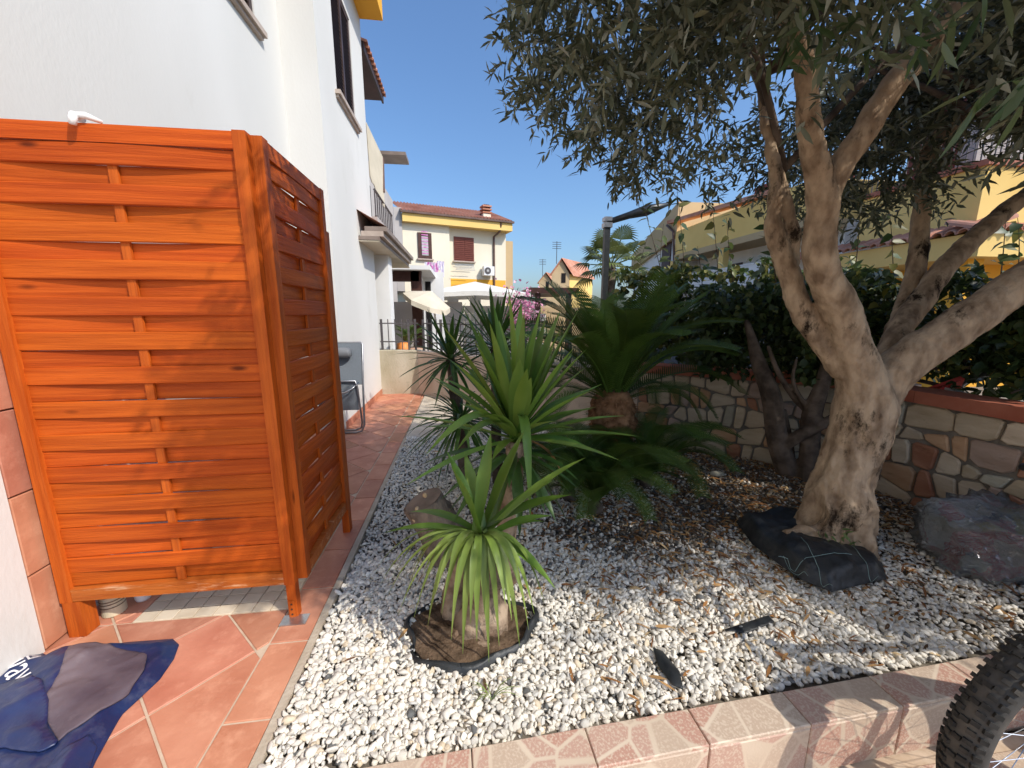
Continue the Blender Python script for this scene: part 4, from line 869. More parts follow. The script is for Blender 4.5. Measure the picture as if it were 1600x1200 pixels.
for i, (dx, dy_, r) in enumerate([(-.09, .0, .045), (-.05, -.03, .04), (.02, -.05, .05), (-.02, .03, .045), (-.16, .08, .04), (-.2, .13, .045), (.13, .1, .04), (-.13, .02, .03)]): rock('root_knob', (b1.x + dx, b1.y + dy_ + .03, -.045), (r, r * .9, r * .9), 'yucca_bark', i + 2.3, y1, 3, .35)
# sawn stump left of it
st = thing('tree_stump', 'sawn grey stump leaning left beside the front yucca', 'stump', tuple(gz(715, 868)))
s0, s1 = gz(712, 872, -.02), atY(662, 782, 2.0); ax = (s1 - s0)
trunk(st, [s0, s0.lerp(s1, .5), s1], [.125, .12, .105], 'stump_bark', 9, 22, .16, 'log')
a = ax.normalized(); uu = a.cross(V3(0, 1, 0)).normalized(); vv = a.cross(uu)
MB().add([s1 + a * .004 + (uu * math.cos(2 * math.pi * k / 24) + vv * math.sin(2 * math.pi * k / 24)) * .103 for k in range(24)] + [s1 + a * .01], [(k, (k + 1) % 24, 24) for k in range(24)]).build('cut_face', 'stump_cut', st)
for px, py in ((664, 774), (652, 795), (648, 812)):
    q = atY(px, py, 1.93); rock('knot', q + V3(0, .0, 0), (.012, .012, .012), 'knot', px, st, 2, .4)
# slender rear yucca by the path
c3 = atY(704, 562, 3.0); y3 = thing('yucca', 'slender dark yucca with narrow leaves standing near the beige path', 'yucca', (c3.x + .07, 3.05, 0), 'yuccas in the gravel bed')
trunk(y3, [(c3.x + .09, 3.05, -.03), (c3.x + .08, 3.04, .3), (c3.x + .03, 3.02, .7), c3], [.05, .045, .042, .035], 'bark_grey', 4, 12)
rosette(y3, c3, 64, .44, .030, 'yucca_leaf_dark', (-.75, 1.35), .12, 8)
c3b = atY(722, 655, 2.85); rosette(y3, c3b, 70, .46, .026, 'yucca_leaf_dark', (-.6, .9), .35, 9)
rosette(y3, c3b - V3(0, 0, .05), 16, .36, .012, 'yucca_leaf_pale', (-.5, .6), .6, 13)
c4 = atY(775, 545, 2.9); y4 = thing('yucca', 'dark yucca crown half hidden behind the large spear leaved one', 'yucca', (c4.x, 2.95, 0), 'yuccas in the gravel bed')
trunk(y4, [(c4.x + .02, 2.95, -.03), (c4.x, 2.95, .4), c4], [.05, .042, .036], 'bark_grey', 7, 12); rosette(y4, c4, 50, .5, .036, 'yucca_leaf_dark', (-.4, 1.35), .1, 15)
# ================================================================== CYCADS
def frond_mesh(L, arch, seed, leaf=.15, n=54):
    rs = random.Random(seed); m = MB(); A, B, C_ = V3(0, 0, 0), V3(L * .55, 0, arch * L * 1.1), V3(L * .98, rs.uniform(-.05, .05), arch * L * .35)
    pts = bez(A, B, C_, n); m.tube(pts[::6], [.008 * (1 - .8 * i / (n / 6)) for i in range(len(pts[::6]))], 5)
    for i in range(5, n + 1):
        t = (pts[min(i + 1, n)] - pts[i - 1]).normalized(); s_ = V3(0, 1, 0); u = s_.cross(t) * -1; f_ = i / n; l = leaf * (1.05 - abs(f_ - .5) * .9) * rs.uniform(.9, 1.1); w = .0105
        for sg in (-1, 1):
            d = (s_ * sg * .84 + t * .5 + u * .30).normalized(); p = pts[i]; q = p + d * l - V3(0, 0, .018); k = t * w / 2
            m.add([p - k, p + k, p + d * l * .6 + k * .9, q, p + d * l * .6 - k * .9], [(0, 1, 2, 4), (4, 2, 3)])
    me = bpy.data.meshes.new('frond'); me.from_pydata(m.v, [], m.f); me.materials.append(MATS['cycad_leaf']); return me
FR = [frond_mesh(1.0, a, i, .19, 70) for i, a in enumerate((.18, .42, .62, .85))]
def put_frond(parent, c, az, pitch, s_, k):
    o = link('frond', FR[k], parent); o.matrix_parent_inverse = Matrix()
    o.matrix_basis = Matrix.Translation(c - Vector(parent.location)) @ Matrix.Rotation(az, 4, 'Z') @ Matrix.Rotation(-pitch, 4, 'Y') @ Matrix.Rotation(random.uniform(-.25, .25), 4, 'X') @ Matrix.Scale(s_, 4)
cc = atY(957, 655, 2.95); cy = thing('sago_palm', 'sago palm with shaggy brown trunk and arching dark fronds', 'cycad', (cc.x, cc.y, 0), 'sago palms')
tr = trunk(cy, [(cc.x, cc.y, -.02), (cc.x, cc.y, cc.z - .26), (cc.x, cc.y, cc.z - .12), cc, (cc.x, cc.y, cc.z + .18), (cc.x, cc.y, cc.z + .24)], [.10, .12, .17, .19, .16, .10], 'cycad_fibre', 3, 24, .22)
m = MB(); rs = random.Random(3)
for i in range(520):                                    # shaggy leaf bases
    a = rs.uniform(0, 2 * math.pi); h = rs.uniform(-.26, .22); r = .185 * math.sqrt(max(.05, 1 - (h / .34) ** 2)); p = V3(cc.x + r * math.cos(a), cc.y + r * math.sin(a), cc.z + h)
    d = V3(math.cos(a), math.sin(a), rs.uniform(-.9, .7)).normalized() * rs.uniform(.03, .065); s_ = V3(-math.sin(a), math.cos(a), 0) * .007; m.add([p - s_, p + s_, p + d], [(0, 1, 2)])
m.build('fibre', 'cycad_fibre', cy, kind='stuff'); random.seed(12)
top = cc + V3(0, 0, .17)
for i in range(48):
    az = i * 2.399963; e = .02 + 1.2 * (i / 48) ** .9 + random.uniform(-.1, .1)
    if e < .38 and math.sin(az) < -.35: continue
    put_frond(cy, top + V3(math.cos(az), math.sin(az), 0) * .05, az, e - .12, random.uniform(.9, 1.1), 1 if e < .5 else (0 if e > .95 else 1))
for az in (-.5, -.2, .2, .6, 1.2, 2.2, 2.8, 3.3, 3.7): put_frond(cy, top - V3(0, 0, .05), az, -.35 + random.uniform(-.1, .1), random.uniform(.6, .75), 2)
for px, py, Y, n, s_, lab in ((930, 800, 2.40, 26, .66, 'low sago palm pup with short dark fronds on the gravel beside the yucca'), (1010, 760, 2.75, 24, .68, 'low sago palm pup fanning out below the shaggy trunk'), (890, 770, 2.6, 20, .6, 'low sago palm pup hidden between yucca and shaggy trunk')):
    q = atY(px, py, Y); q.z = max(.06, min(q.z, .16)); t = thing('sago_palm', lab, 'cycad', (q.x, q.y, 0), 'sago palms')
    rock('bulb', (q.x, q.y, q.z - .03), (.05, .05, .06), 'bark_grey', px, t, 3, .3)
    for i in range(n): az = i * 2.4 + px; put_frond(t, q, az, .05 + .55 * (i / n), s_ * random.uniform(.8, 1.1), random.choice((1, 2)))
# ================================================================== OLIVE TREE
ol = thing('olive_tree', 'large old olive tree with gnarled forked trunk shading the planter', 'olive tree', (2.16, 1.85, 0))
def limb(m, pts, n=10):
    """pts: (photo px, py, world y, width in photo px); a smooth tube through them"""
    P = []; Rr = []
    for px, py, Y, w in pts: q = atY(px, py, Y); P.append(q); dq = (q - EYE).length; Rr.append(w / 2 * depth(q) / F * (depth(q) / dq) ** .9)
    Q, S_ = [], []
    for i in range(len(P) - 1):
        a, b, c, d = P[max(i - 1, 0)], P[i], P[i + 1], P[min(i + 2, len(P) - 1)]
        for k in range(6):
            t = k / 6; Q.append(.5 * (2 * b + (c - a) * t + (2 * a - 5 * b + 4 * c - d) * t * t + (3 * b - a - 3 * c + d) * t ** 3)); S_.append(Rr[i] + (Rr[i + 1] - Rr[i]) * t)
    Q.append(P[-1]); S_.append(Rr[-1]); m.tube(Q, S_, n); return Q
m = MB()
limb(m, [(1298, 866, 1.82, 160), (1302, 830, 1.83, 132), (1316, 770, 1.84, 112), (1336, 700, 1.85, 100), (1350, 640, 1.85, 108), (1345, 590, 1.85, 84), (1326, 530, 1.84, 66), (1312, 480, 1.84, 66), (1292, 440, 1.83, 60), (1280, 400, 1.82, 58), (1284, 350, 1.8, 58), (1284, 300, 1.78, 58), (1272, 240, 1.75, 46), (1262, 170, 1.72, 46), (1256, 90, 1.70, 46), (1225, 10, 1.68, 46), (1180, -60, 1.68, 42)], 14)
limb(m, [(1345, 690, 1.87, 80), (1368, 620, 1.86, 84), (1410, 570, 1.82, 84), (1480, 521, 1.76, 84), (1560, 466, 1.70, 84), (1640, 405, 1.65, 76), (1740, 310, 1.6, 64)], 14)
limb(m, [(1288, 320, 1.79, 44), (1312, 262, 1.77, 52), (1350, 205, 1.74, 54), (1395, 135, 1.71, 58), (1445, 75, 1.68, 60), (1520, -20, 1.65, 54)], 12)
limb(m, [(1322, 580, 1.88, 56), (1280, 525, 1.93, 44), (1250, 480, 1.97, 42), (1234, 430, 2.0, 38), (1214, 375, 2.02, 36), (1208, 340, 2.03, 30), (1214, 290, 2.05, 28), (1206, 240, 2.08, 27), (1198, 195, 2.12, 24), (1190, 120, 2.2, 22)], 10)
limb(m, [(1236, 415, 2.02, 26), (1240, 370, 2.0, 24), (1228, 320, 2.04, 26), (1212, 265, 2.1, 26)], 10)
limb(m, [(1372, 590, 1.92, 54), (1405, 520, 2.0, 46), (1442, 465, 2.06, 46), (1485, 408, 2.08, 44), (1555, 343, 2.1, 42), (1610, 300, 2.12, 40), (1700, 230, 2.15, 34)], 10)
limb(m, [(1378, 580, 1.95, 46), (1410, 490, 2.15, 36), (1432, 420, 2.22, 36), (1438, 350, 2.28, 34), (1443, 297, 2.3, 32), (1450, 240, 2.35, 34), (1490, 195, 2.4, 32), (1560, 160, 2.45, 26)], 10)
for a, b, w in ((1255, 872, 60), (1300, 880, 50), (1345, 872, 46), (1238, 850, 40)): limb(m, [(1310, 780, 1.80, 60), ((a + 1310) / 2, 830, 1.79, w), (a, b - 10, 1.80, w * .8), (a - 6, b + 6, 1.80, w * .55)], 8)
o = m.build('trunk', 'bark_light', ol)
rm = o.modifiers.new('remesh', 'REMESH'); rm.mode = 'VOXEL'; rm.voxel_size = .0085
sm = o.modifiers.new('smooth', 'SMOOTH'); sm.iterations = 6; sm.factor = .5
dg = bpy.context.evaluated_depsgraph_get(); me = bpy.data.meshes.new_from_object(o.evaluated_get(dg)); o.modifiers.clear(); o.data = me
k = len(me.vertices); co = np.empty(k * 3, 'f'); me.vertices.foreach_get('co', co); co = co.reshape(-1, 3); no = np.empty(k * 3, 'f'); me.vertices.foreach_get('normal', no); no = no.reshape(-1, 3)
dsp = np.empty(k)
for i in range(k):
    p = co[i]; low = max(0, 1 - p[2] / .95); q = Vector((p[0] * 9, p[1] * 9, p[2] * 3.2))
    rid = abs(mnoise.noise(q)); dsp[i] = low * (.055 * (.30 - rid * 1.7)) + .008 * mnoise.noise(Vector(p) * 11) + .0035 * mnoise.noise(Vector(p) * 38) * (1 + low)
    kn = mnoise.noise(Vector(p) * 5.5 + Vector((4, 2, 0)))
    if kn > .42: dsp[i] -= .03 * (kn - .42)
me.vertices.foreach_set('co', (co + no * dsp[:, None]).ravel()); me.shade_smooth(); me.update()
me.materials.clear(); me.materials.append(MATS['bark'])
# thinner boughs inside the crown
rs = random.Random(4); bt = MB(); CC = V3(2.05, 1.62, 3.25)
BR = []
for (px, py, Y) in ((1180, -60, 1.68), (1520, -20, 1.65), (1190, 120, 2.2), (1225, 265, 2.1), (1700, 230, 2.15), (1560, 160, 2.45), (1740, 290, 1.6)):
    s_ = atY(px, py, Y)
    for k in range(4):
        a = rs.uniform(0, 6.28); e = CC + V3(math.cos(a) * rs.uniform(.8, 1.5), math.sin(a) * rs.uniform(.8, 1.4), rs.uniform(-.5, .9)); mid = s_.lerp(e, .5) + V3(0, 0, .25)
        BR.append(bez(s_, mid, e, 8))
for B in BR: MB().tube(B, [.022 * (1 - .75 * i / 8) for i in range(9)], 6).build('bough', 'bark_grey', ol, smooth=True)
# crown: twigs with leaves spread through an ellipsoid, pruned where the photograph shows open sky and sunlit ground
def poly_in(x, y, P):
    c = np.zeros(len(x), bool)
    for i in range(len(P)):
        (xa, ya), (xb, yb) = P[i - 1], P[i]; k = (ya > y) != (yb > y); c ^= k & (x < (xb - xa) * (y - ya) / (yb - ya + 1e-9) + xa)
    return c
OUT = [(812, -900), (808, 20), (806, 60), (826, 115), (848, 155), (862, 205), (895, 248), (935, 285), (975, 328), (1030, 318), (1070, 288), (1130, 285), (1190, 300), (1250, 305), (1330, 335), (1400, 330), (1455, 305), (1490, 245), (1540, 205), (2600, 150), (2600, -900)]
def twigs(n):
    d = rdir(n); r = RNG.uniform(.12, 1, n) ** (1 / 2.6); p = np.array(CC) + d * r[:, None] * np.array([2.15, 1.95, 1.38]); k2 = RNG.uniform(0, 1, n) < .3; p[k2] = np.array([3.55, .75, 3.3]) + d[k2] * r[k2][:, None] * np.array([1.9, 1.7, 1.2])
    lump = np.array([mnoise.noise(Vector(q) * 1.5) for q in p]); k = lump > -.28
    x, y, fw = proj_np(p); k &= ~((fw > 0) & (fw < 2.15) & (x > 1160) & (x < 1580) & (y > 70 + 40 * np.sin(x * .02)) & (y < 600))
    k &= (np.linalg.norm(p - np.array([0, 0, CH]), axis=1) > 1.25) & (p[:, 2] > 1.95)
    x, y, fw = proj_np(p); k &= (fw < .3) | poly_in(x, y, OUT)
    gx, gy = p[:, 0] - KX * p[:, 2], p[:, 1] + KY * p[:, 2]                              # where its shadow falls on the ground
    k &= ~((gx > -2.2) & (gx < 1.05) & (gy < 1.80 + .12 * np.sin(gx * 6) + .04 * np.clip(gx, 0, 2)) & (RNG.uniform(0, 1, n) < .985))
    k &= ~((gx > 1.05) & (gx < 1.72) & (gy < 1.74 + .10 * np.sin(gx * 7)) & (RNG.uniform(0, 1, n) < .96 - .45 * np.clip((gx - 1.1) / .6, 0, 1)))
    k &= ~((gx < .25) & (gy > 1.8) & (gx > -.72) & (RNG.uniform(0, 1, n) < .72))
    k &= ~((gx < -.6) & (gy > 3.1) & (RNG.uniform(0, 1, n) < .4))
    k &= ~((gy > 4.65) & (gx < .3) & (RNG.uniform(0, 1, n) < .9))
    t = (p[:, 0] + 1.41) / KX; hz, hy = p[:, 2] - t, p[:, 1] + KY * t; k &= ~((hz > .1) & (hy > 4.3) & (RNG.uniform(0, 1, n) < .93))
    t = (1.66 - p[:, 1]) / KY; fx, fz = p[:, 0] - KX * t, p[:, 2] - t; k &= ~((t > 0) & (fz > 0) & (fz < 2.1) & (fx > -1.75) & (fx < -1.02) & (RNG.uniform(0, 1, n) < .97))
    k &= ~((t > 0) & (fz > 1.3) & (fz < 2.1) & (fx > -1.75) & (fx < -.76) & (RNG.uniform(0, 1, n) < .97))
    return p[k]
def leafy(tw, per, tl, L, W_, cols, w, name, parent, hang=.35):
    n = len(tw); td = rdir(n) + (tw - np.array(CC)) * np.array([.3, .3, .1]) ; td[:, 2] -= hang; td /= np.linalg.norm(td, axis=1, keepdims=True)
    s_ = np.tile(np.linspace(0, 1, per), n); P = np.repeat(tw, per, 0) + np.repeat(td, per, 0) * (s_ * tl)[:, None]
    D = np.repeat(td, per, 0) * .55 + rdir(len(P)) * .8; N = rdir(len(P)) * .8 + np.array([0, 0, 1]); return link(name, leaves_mesh(name, P, D, N, RNG.uniform(.6, 1.15, len(P)) * L, RNG.uniform(.8, 1.2, len(P)) * W_, 'olive_leaf', pal(len(P), cols, w, .2)), parent)
OC = [(.095, .108, .062), (.14, .155, .10), (.29, .31, .245), (.062, .075, .042), (.18, .185, .11)]
tw = twigs(36000); print('twigs', len(tw))
leafy(tw, 15, .22, .074, .0165, OC, [.3, .28, .14, .18, .1], 'crown', ol)
# long leaved oleander sprigs hanging near the lens
sp = [(1262, 20, .85), (1300, 55, .9), (1340, 20, .8), (1385, 45, .85), (1420, 10, .75), (1470, 20, .75), (1500, 0, .7), (1235, 70, 1.0), (1450, 60, .9), (1590, 90, .6), (1585, 130, .62), (1290, 5, .8), (1360, 60, 1.0)]
q = []
for px, py, D_ in sp:
    e = atY(px, py, D_ * 1.35)
    for k in range(9): q.append(np.array(e) + RNG.normal(0, .05, 3))
q = np.array(q); n = len(q)
dd = rdir(n) * .7; dd[:, 2] -= .7
nl = link('near_leaves', leaves_mesh('near_leaves', q, dd, rdir(n) + np.array([0, 0, .6]), RNG.uniform(.08, .13, n), RNG.uniform(.015, .021, n), 'olive_leaf', pal(n, [(.075, .115, .04), (.12, .15, .07), (.05, .085, .03)])), ol)
# sucker sprig at the foot
e = atY(1312, 842, 1.70); n = 46; q = np.array(e) + RNG.normal(0, 1, (n, 3)) * np.array([.045, .03, .03]); link('sucker_shoot', leaves_mesh('sucker_shoot', q, rdir(n) + np.array([0, -.2, .5]), rdir(n) + np.array([0, 0, 1]), .045, .013, 'olive_leaf', pal(n, [(.14, .20, .06), (.09, .14, .04)])), ol, kind='stuff')
# ================================================================== SHRUB TREE AND HEDGE BEHIND
sh = thing('shrub_tree', 'multi stemmed shrub with thin crooked trunks before the stone wall', 'shrub', (2.55, 2.75, 0))
m = MB(); limb(m, [(1235, 745, 2.72, 42), (1215, 690, 2.72, 36), (1205, 620, 2.75, 34), (1186, 570, 2.85, 26), (1172, 520, 2.95, 14), (1166, 500, 3.0, 8)], 9)
limb(m, [(1218, 700, 2.72, 26), (1250, 680, 2.6, 24), (1300, 655, 2.5, 20), (1330, 630, 2.5, 14)], 8)
limb(m, [(1262, 760, 2.6, 38), (1265, 700, 2.6, 34), (1268, 650, 2.6, 34), (1285, 600, 2.6, 26), (1300, 540, 2.7, 22), (1310, 470, 2.8, 14)], 9)
limb(m, [(1262, 640, 2.65, 18), (1240, 620, 2.7, 12), (1215, 580, 2.7, 10), (1200, 540, 2.75, 7)], 7); limb(m, [(1270, 650, 2.62, 12), (1240, 600, 2.66, 8), (1245, 560, 2.7, 6)], 6)
limb(m, [(1225, 640, 2.74, 10), (1235, 690, 2.74, 10), (1240, 730, 2.72, 10)], 6)
o = m.build('trunk', 'bark_grey', sh); rm = o.modifiers.new('r', 'REMESH'); rm.mode = 'VOXEL'; rm.voxel_size = .009; sm = o.modifiers.new('s', 'SMOOTH'); sm.iterations = 3
dg = bpy.context.evaluated_depsgraph_get(); me = bpy.data.meshes.new_from_object(o.evaluated_get(dg)); o.modifiers.clear(); o.data = me; me.shade_smooth()
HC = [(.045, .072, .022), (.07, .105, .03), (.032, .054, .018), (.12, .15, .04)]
def cloud(n, boxes):
    P = []
    for (A, B, wd, z0, z1, wt) in boxes:
        k = int(n * wt); t = RNG.uniform(0, 1, k); nrm = np.array([-(B[1] - A[1]), B[0] - A[0]]); nrm = nrm / np.linalg.norm(nrm); off = RNG.uniform(-wd, wd, k)
        xy = np.array(A)[None] * (1 - t)[:, None] + np.array(B)[None] * t[:, None] + nrm[None] * off[:, None]; z = z0 + (z1 - z0) * RNG.beta(1.6, 1.5, k)
        p = np.c_[xy, z]; l = np.array([mnoise.noise(Vector(q) * 2.3) for q in p]); P.append(p[l > -.12])
    return np.concatenate(P)
p = cloud(5200, [((1.95, 3.35), (3.0, 2.75), .28, .80, 1.62, 1)])
x, y, fw = proj_np(p); p = p[(x > 1090) & (y > 425 + 14 * np.sin(x * .06))]; n = len(p)
link('crown', leaves_mesh('crown', p, rdir(n) + np.array([0, 0, -.6]), rdir(n) * .7 + np.array([0, -.3, 1]), RNG.uniform(.05, .085, n), RNG.uniform(.038, .06, n), 'vine_leaf', pal(n, HC, [.4, .3, .2, .1]), 'heart'), sh)
hd = thing('hedge', 'dense dark green creeper hedge growing above the stone garden wall', 'hedge', (3.3, 2.6, .75))
p = cloud(15000, [((1.9, 4.5), (3.5, 3.2), .25, .72, 1.72, .5), ((3.5, 3.2), (3.75, .6), .25, .80, 1.75, .8)])
x, y, fw = proj_np(p); p = p[(y > 432 + 16 * np.sin(x * .045) + 9 * np.sin(x * .13 + 1)) | (x > 1600)]; n = len(p)
link('foliage', leaves_mesh('foliage', p, rdir(n) + np.array([0, 0, -.6]), rdir(n) * .7 + np.array([0, -.3, 1]), RNG.uniform(.05, .09, n), RNG.uniform(.04, .065, n), 'vine_leaf', pal(n, HC + [(.17, .17, .03)], [.34, .27, .19, .12, .08]), 'heart'), hd)
rs = random.Random(9); m = None
for i in range(26):
    t = rs.random(); A = V3(3.5, 3.2, 0).lerp(V3(3.75, .6, 0), t); A.z = rs.uniform(.84, 1.3); B = A + V3(rs.uniform(-.25, .25), rs.uniform(-.9, .9), rs.uniform(-.1, .35)); MB().tube(bez(A, A.lerp(B, .5) + V3(0, 0, rs.uniform(-.1, .15)), B, 7), rs.uniform(.006, .016), 6).build('stem', 'bark_grey', hd, smooth=True)
# upright vine shoots standing against the houses
vs_ = [(1050, 445, 1000, 300, 4.3), (1073, 440, 1058, 296, 4.2), (1035, 440, 1037, 350, 4.5), (1125, 440, 1112, 310, 4.0), (1150, 430, 1135, 340, 3.9), (1215, 430, 1188, 322, 3.4), (985, 450, 1012, 370, 4.6), (1330, 430, 1345, 270, 3.3), (1395, 450, 1390, 330, 3.2), (1560, 420, 1572, 330, 2.9), (1585, 420, 1590, 340, 2.8), (1180, 430, 1200, 400, 3.5), (1100, 440, 1090, 385, 4.1)]
for i, (a, b, c_, d_, Y) in enumerate(vs_):
    A, B = atY(a, b + 40, Y), atY(c_, d_, Y); pts = bez(A, A.lerp(B, .5) + V3(rs.uniform(-.08, .08), 0, 0), B, 14)
    MB().tube(pts, [.006 - .0003 * k for k in range(15)], 5).build('shoot', 'bark_grey', hd)
    k = 13; q = np.array([np.array(pts[j + 1]) for j in range(k)]); dd = rdir(k) * .8; dd[:, 2] -= .35; dd[:, 0] += np.where(np.arange(k) % 2, .9, -.9)
    link('shoot_leaves', leaves_mesh('shoot_leaves', q, dd, rdir(k) * .6 + np.array([0, -.6, .8]), RNG.uniform(.09, .14, k), RNG.uniform(.055, .085, k), 'vine_leaf', pal(k, [(.05, .085, .02), (.09, .12, .03), (.17, .16, .04)]), 'heart'), hd)
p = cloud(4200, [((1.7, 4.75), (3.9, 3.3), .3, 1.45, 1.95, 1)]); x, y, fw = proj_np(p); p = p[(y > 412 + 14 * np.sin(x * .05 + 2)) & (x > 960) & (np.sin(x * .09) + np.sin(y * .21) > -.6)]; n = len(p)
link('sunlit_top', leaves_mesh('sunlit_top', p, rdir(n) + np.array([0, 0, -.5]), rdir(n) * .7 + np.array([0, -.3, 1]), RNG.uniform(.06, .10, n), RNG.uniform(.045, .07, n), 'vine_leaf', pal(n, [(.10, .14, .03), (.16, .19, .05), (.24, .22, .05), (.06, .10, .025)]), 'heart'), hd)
# ================================================================== BICYCLE (front wheel in the corner of the view)
bk = thing('bicycle', 'mountain bike with muddy knobbly front tyre at the planter kerb', 'bicycle', (1.65, .70, -.19))
WC_ = V3(1.66, .70, .18); RW, RT = .327, .043; E1, E2, EN = V3(-1, 0, 0), V3(0, 0, 1), V3(0, -1, 0)
def wheel(C, nm):
    w = thing_part(nm, bk)
    m = MB(); nu, nv = 72, 14; vs = []
    for i in range(nu):
        a = 2 * math.pi * i / nu; e = E1 * math.cos(a) + E2 * math.sin(a)
        vs += [C + e * (RW + RT * math.cos(2 * math.pi * j / nv)) + EN * RT * math.sin(2 * math.pi * j / nv) for j in range(nv)]
    m.add(vs, [(i * nv + j, ((i + 1) % nu) * nv + j, ((i + 1) % nu) * nv + (j + 1) % nv, i * nv + (j + 1) % nv) for i in range(nu) for j in range(nv)])
    ty = m.build('tyre', 'rubber_wall', w, smooth=True)
    kn = MB()
    for i in range(84):
        a0 = 2 * math.pi * i / 84; e = E1 * math.cos(a0) + E2 * math.sin(a0); t = -E1 * math.sin(a0) + E2 * math.cos(a0)
        for th_, hw in ((0, .0), (.42, .0045), (-.42, -.0045), (.95, .0), (-.95, .0)):
            if th_ == 0 and i % 2: continue
            r = e * math.cos(th_) + EN * math.sin(th_); s_ = r.cross(t); P = C + e * RW + r * (RT - .002) + t * (hw * 1.2)
            kn.obox(P, t, s_, r, -.0062, .0062, -.0085, .0085, 0, .0085)
    kn.build('tread', 'rubber', w, kind='stuff')
    m = MB(); vs = []
    for i in range(nu):
        a = 2 * math.pi * i / nu; e = E1 * math.cos(a) + E2 * math.sin(a)
        for r, h in ((RW - RT + .010, .014), (RW - RT - .012, .012), (RW - RT - .020, 0), (RW - RT - .012, -.012), (RW - RT + .010, -.014)): vs.append(C + e * r + EN * h)
    m.add(vs, [(i * 5 + j, ((i + 1) % nu) * 5 + j, ((i + 1) % nu) * 5 + (j + 1) % 5, i * 5 + (j + 1) % 5) for i in range(nu) for j in range(5)]); m.build('rim', 'black_metal', w)
    MB().tube([C - EN * .05, C + EN * .05], .02, 12).tube([C - EN * .032, C - EN * .028], .031, 16).tube([C + EN * .028, C + EN * .032], .031, 16).build('hub', 'steel', w)
    for i in range(32):
        a = 2 * math.pi * i / 32; b = a + (.55 if i % 4 < 2 else -.55); sd = 1 if i % 2 else -1
        MB().tube([C + (E1 * math.cos(b) + E2 * math.sin(b)) * .029 + EN * .03 * sd, C + (E1 * math.cos(a) + E2 * math.sin(a)) * (RW - RT - .014)], .0011, 4).build('spoke', 'steel', w)
    n = 40; dk = MB(); vs = []
    for i in range(n):
        a = 2 * math.pi * i / n; e = E1 * math.cos(a) + E2 * math.sin(a); wv = .004 * (i % 2)
        vs += [C + e * (.082 + wv) + EN * .043, C + e * .058 + EN * .043, C + e * .058 + EN * .045, C + e * (.082 + wv) + EN * .045]
    dk.add(vs, [(i * 4 + j, ((i + 1) % n) * 4 + j, ((i + 1) % n) * 4 + (j + 1) % 4, i * 4 + (j + 1) % 4) for i in range(n) for j in range(4)]).build('brake_disc', 'steel', w)
def thing_part(name, parent): o = link(name, None, parent); return o
wheel(WC_, 'wheel'); wheel(WC_ + V3(1.08, 0, 0), 'wheel')
hd_ = WC_ + V3(.19, 0, .52)
for s_ in (-1, 1): MB().tube([WC_ + EN * .062 * s_, WC_ + V3(.02, 0, .06) + EN * .066 * s_, WC_ + V3(.135, 0, .39) + EN * .062 * s_], [.016, .019, .019], 10).build('fork_leg', 'black_metal', bk, smooth=True)
MB().tube([WC_ + V3(.13, 0, .38) - EN * .075, WC_ + V3(.14, 0, .40), WC_ + V3(.13, 0, .38) + EN * .075], .02, 10).tube([WC_ + V3(.14, 0, .39), hd_ + V3(.03, 0, .1)], .02, 10).build('fork_crown', 'black_metal', bk, smooth=True)
BB = WC_ + V3(.66, 0, -.03); STp = WC_ + V3(.82, 0, .46); RC = WC_ + V3(1.08, 0, 0)
fr_ = MB()
for A, B, r in ((hd_ + V3(.01, 0, .04), STp, .02), (hd_ - V3(.02, 0, .06), BB, .024), (BB, STp + V3(.02, 0, .06), .018), (BB + EN * .03, RC + EN * .06, .011), (BB - EN * .03, RC - EN * .06, .011), (STp + EN * .02, RC + EN * .06, .009), (STp - EN * .02, RC - EN * .06, .009)): fr_.tube([A, B], r, 10)
fr_.build('frame', 'bike_red', bk, smooth=True)
MB().tube([hd_ + V3(.03, 0, .14) - EN * .32, hd_ + V3(-.02, 0, .15) - EN * .08, hd_ + V3(-.02, 0, .15) + EN * .08, hd_ + V3(.03, 0, .14) + EN * .32], .013, 10).build('handlebar', 'black_metal', bk, smooth=True)
MB().tube([STp, STp + V3(.05, 0, .18)], .014, 8).build('seat_post', 'steel', bk)
rock('saddle', STp + V3(.06, 0, .2), (.13, .06, .03), 'black_metal', 2, bk, 3, .1)
MB().tube([BB - EN * .06, BB + EN * .06], .02, 10).tube([BB + EN * .06, BB + EN * .07], .09, 20).tube([BB + EN * .075, BB + EN * .075 + V3(.10, 0, -.13)], .011, 8).tube([BB - EN * .075, BB - EN * .075 + V3(-.10, 0, .13)], .011, 8).build('crank', 'black_metal', bk)
# ================================================================== BEHIND THE RIGHT-HAND WALL
c = atX(1490, 605, 3.45)
MB().add([atX(1415, 617, 3.4), atX(1500, 588, 3.5), atX(1508, 592, 3.5), atX(1470, 606, 3.4), atX(1415, 617, 3.4) + V3(0, .05, -.25), atX(1500, 588, 3.5) + V3(0, .05, -.25), atX(1508, 592, 3.5) + V3(0, .05, -.25), atX(1470, 606, 3.4) + V3(0, .05, -.25)], [(0, 1, 2, 3), (4, 7, 6, 5), (0, 4, 5, 1), (1, 5, 6, 2), (2, 6, 7, 3), (3, 7, 4, 0)]).build('red_panel', 'red_plastic', label='red plastic panel edge showing behind the coping right of the olive trunk', cat='panel')
A = atX(1472, 606, 3.42); B = atX(1512, 622, 3.42); MB().obox(A, (B - A).normalized(), V3(1, 0, 0), V3(0, 0, 1), 0, (B - A).length, 0, .06, -.1, .012).build('pale_board', 'pale_plastic', label='pale grey board leaning behind the coping next to the red panel', cat='board')
wc = atX(1545, 640, 3.62); wh = thing('parked_wheel', 'dark spoked wheel half hidden behind the red coping at the right edge', 'wheel', (wc.x, wc.y, 0)); m = MB(); nu = 48
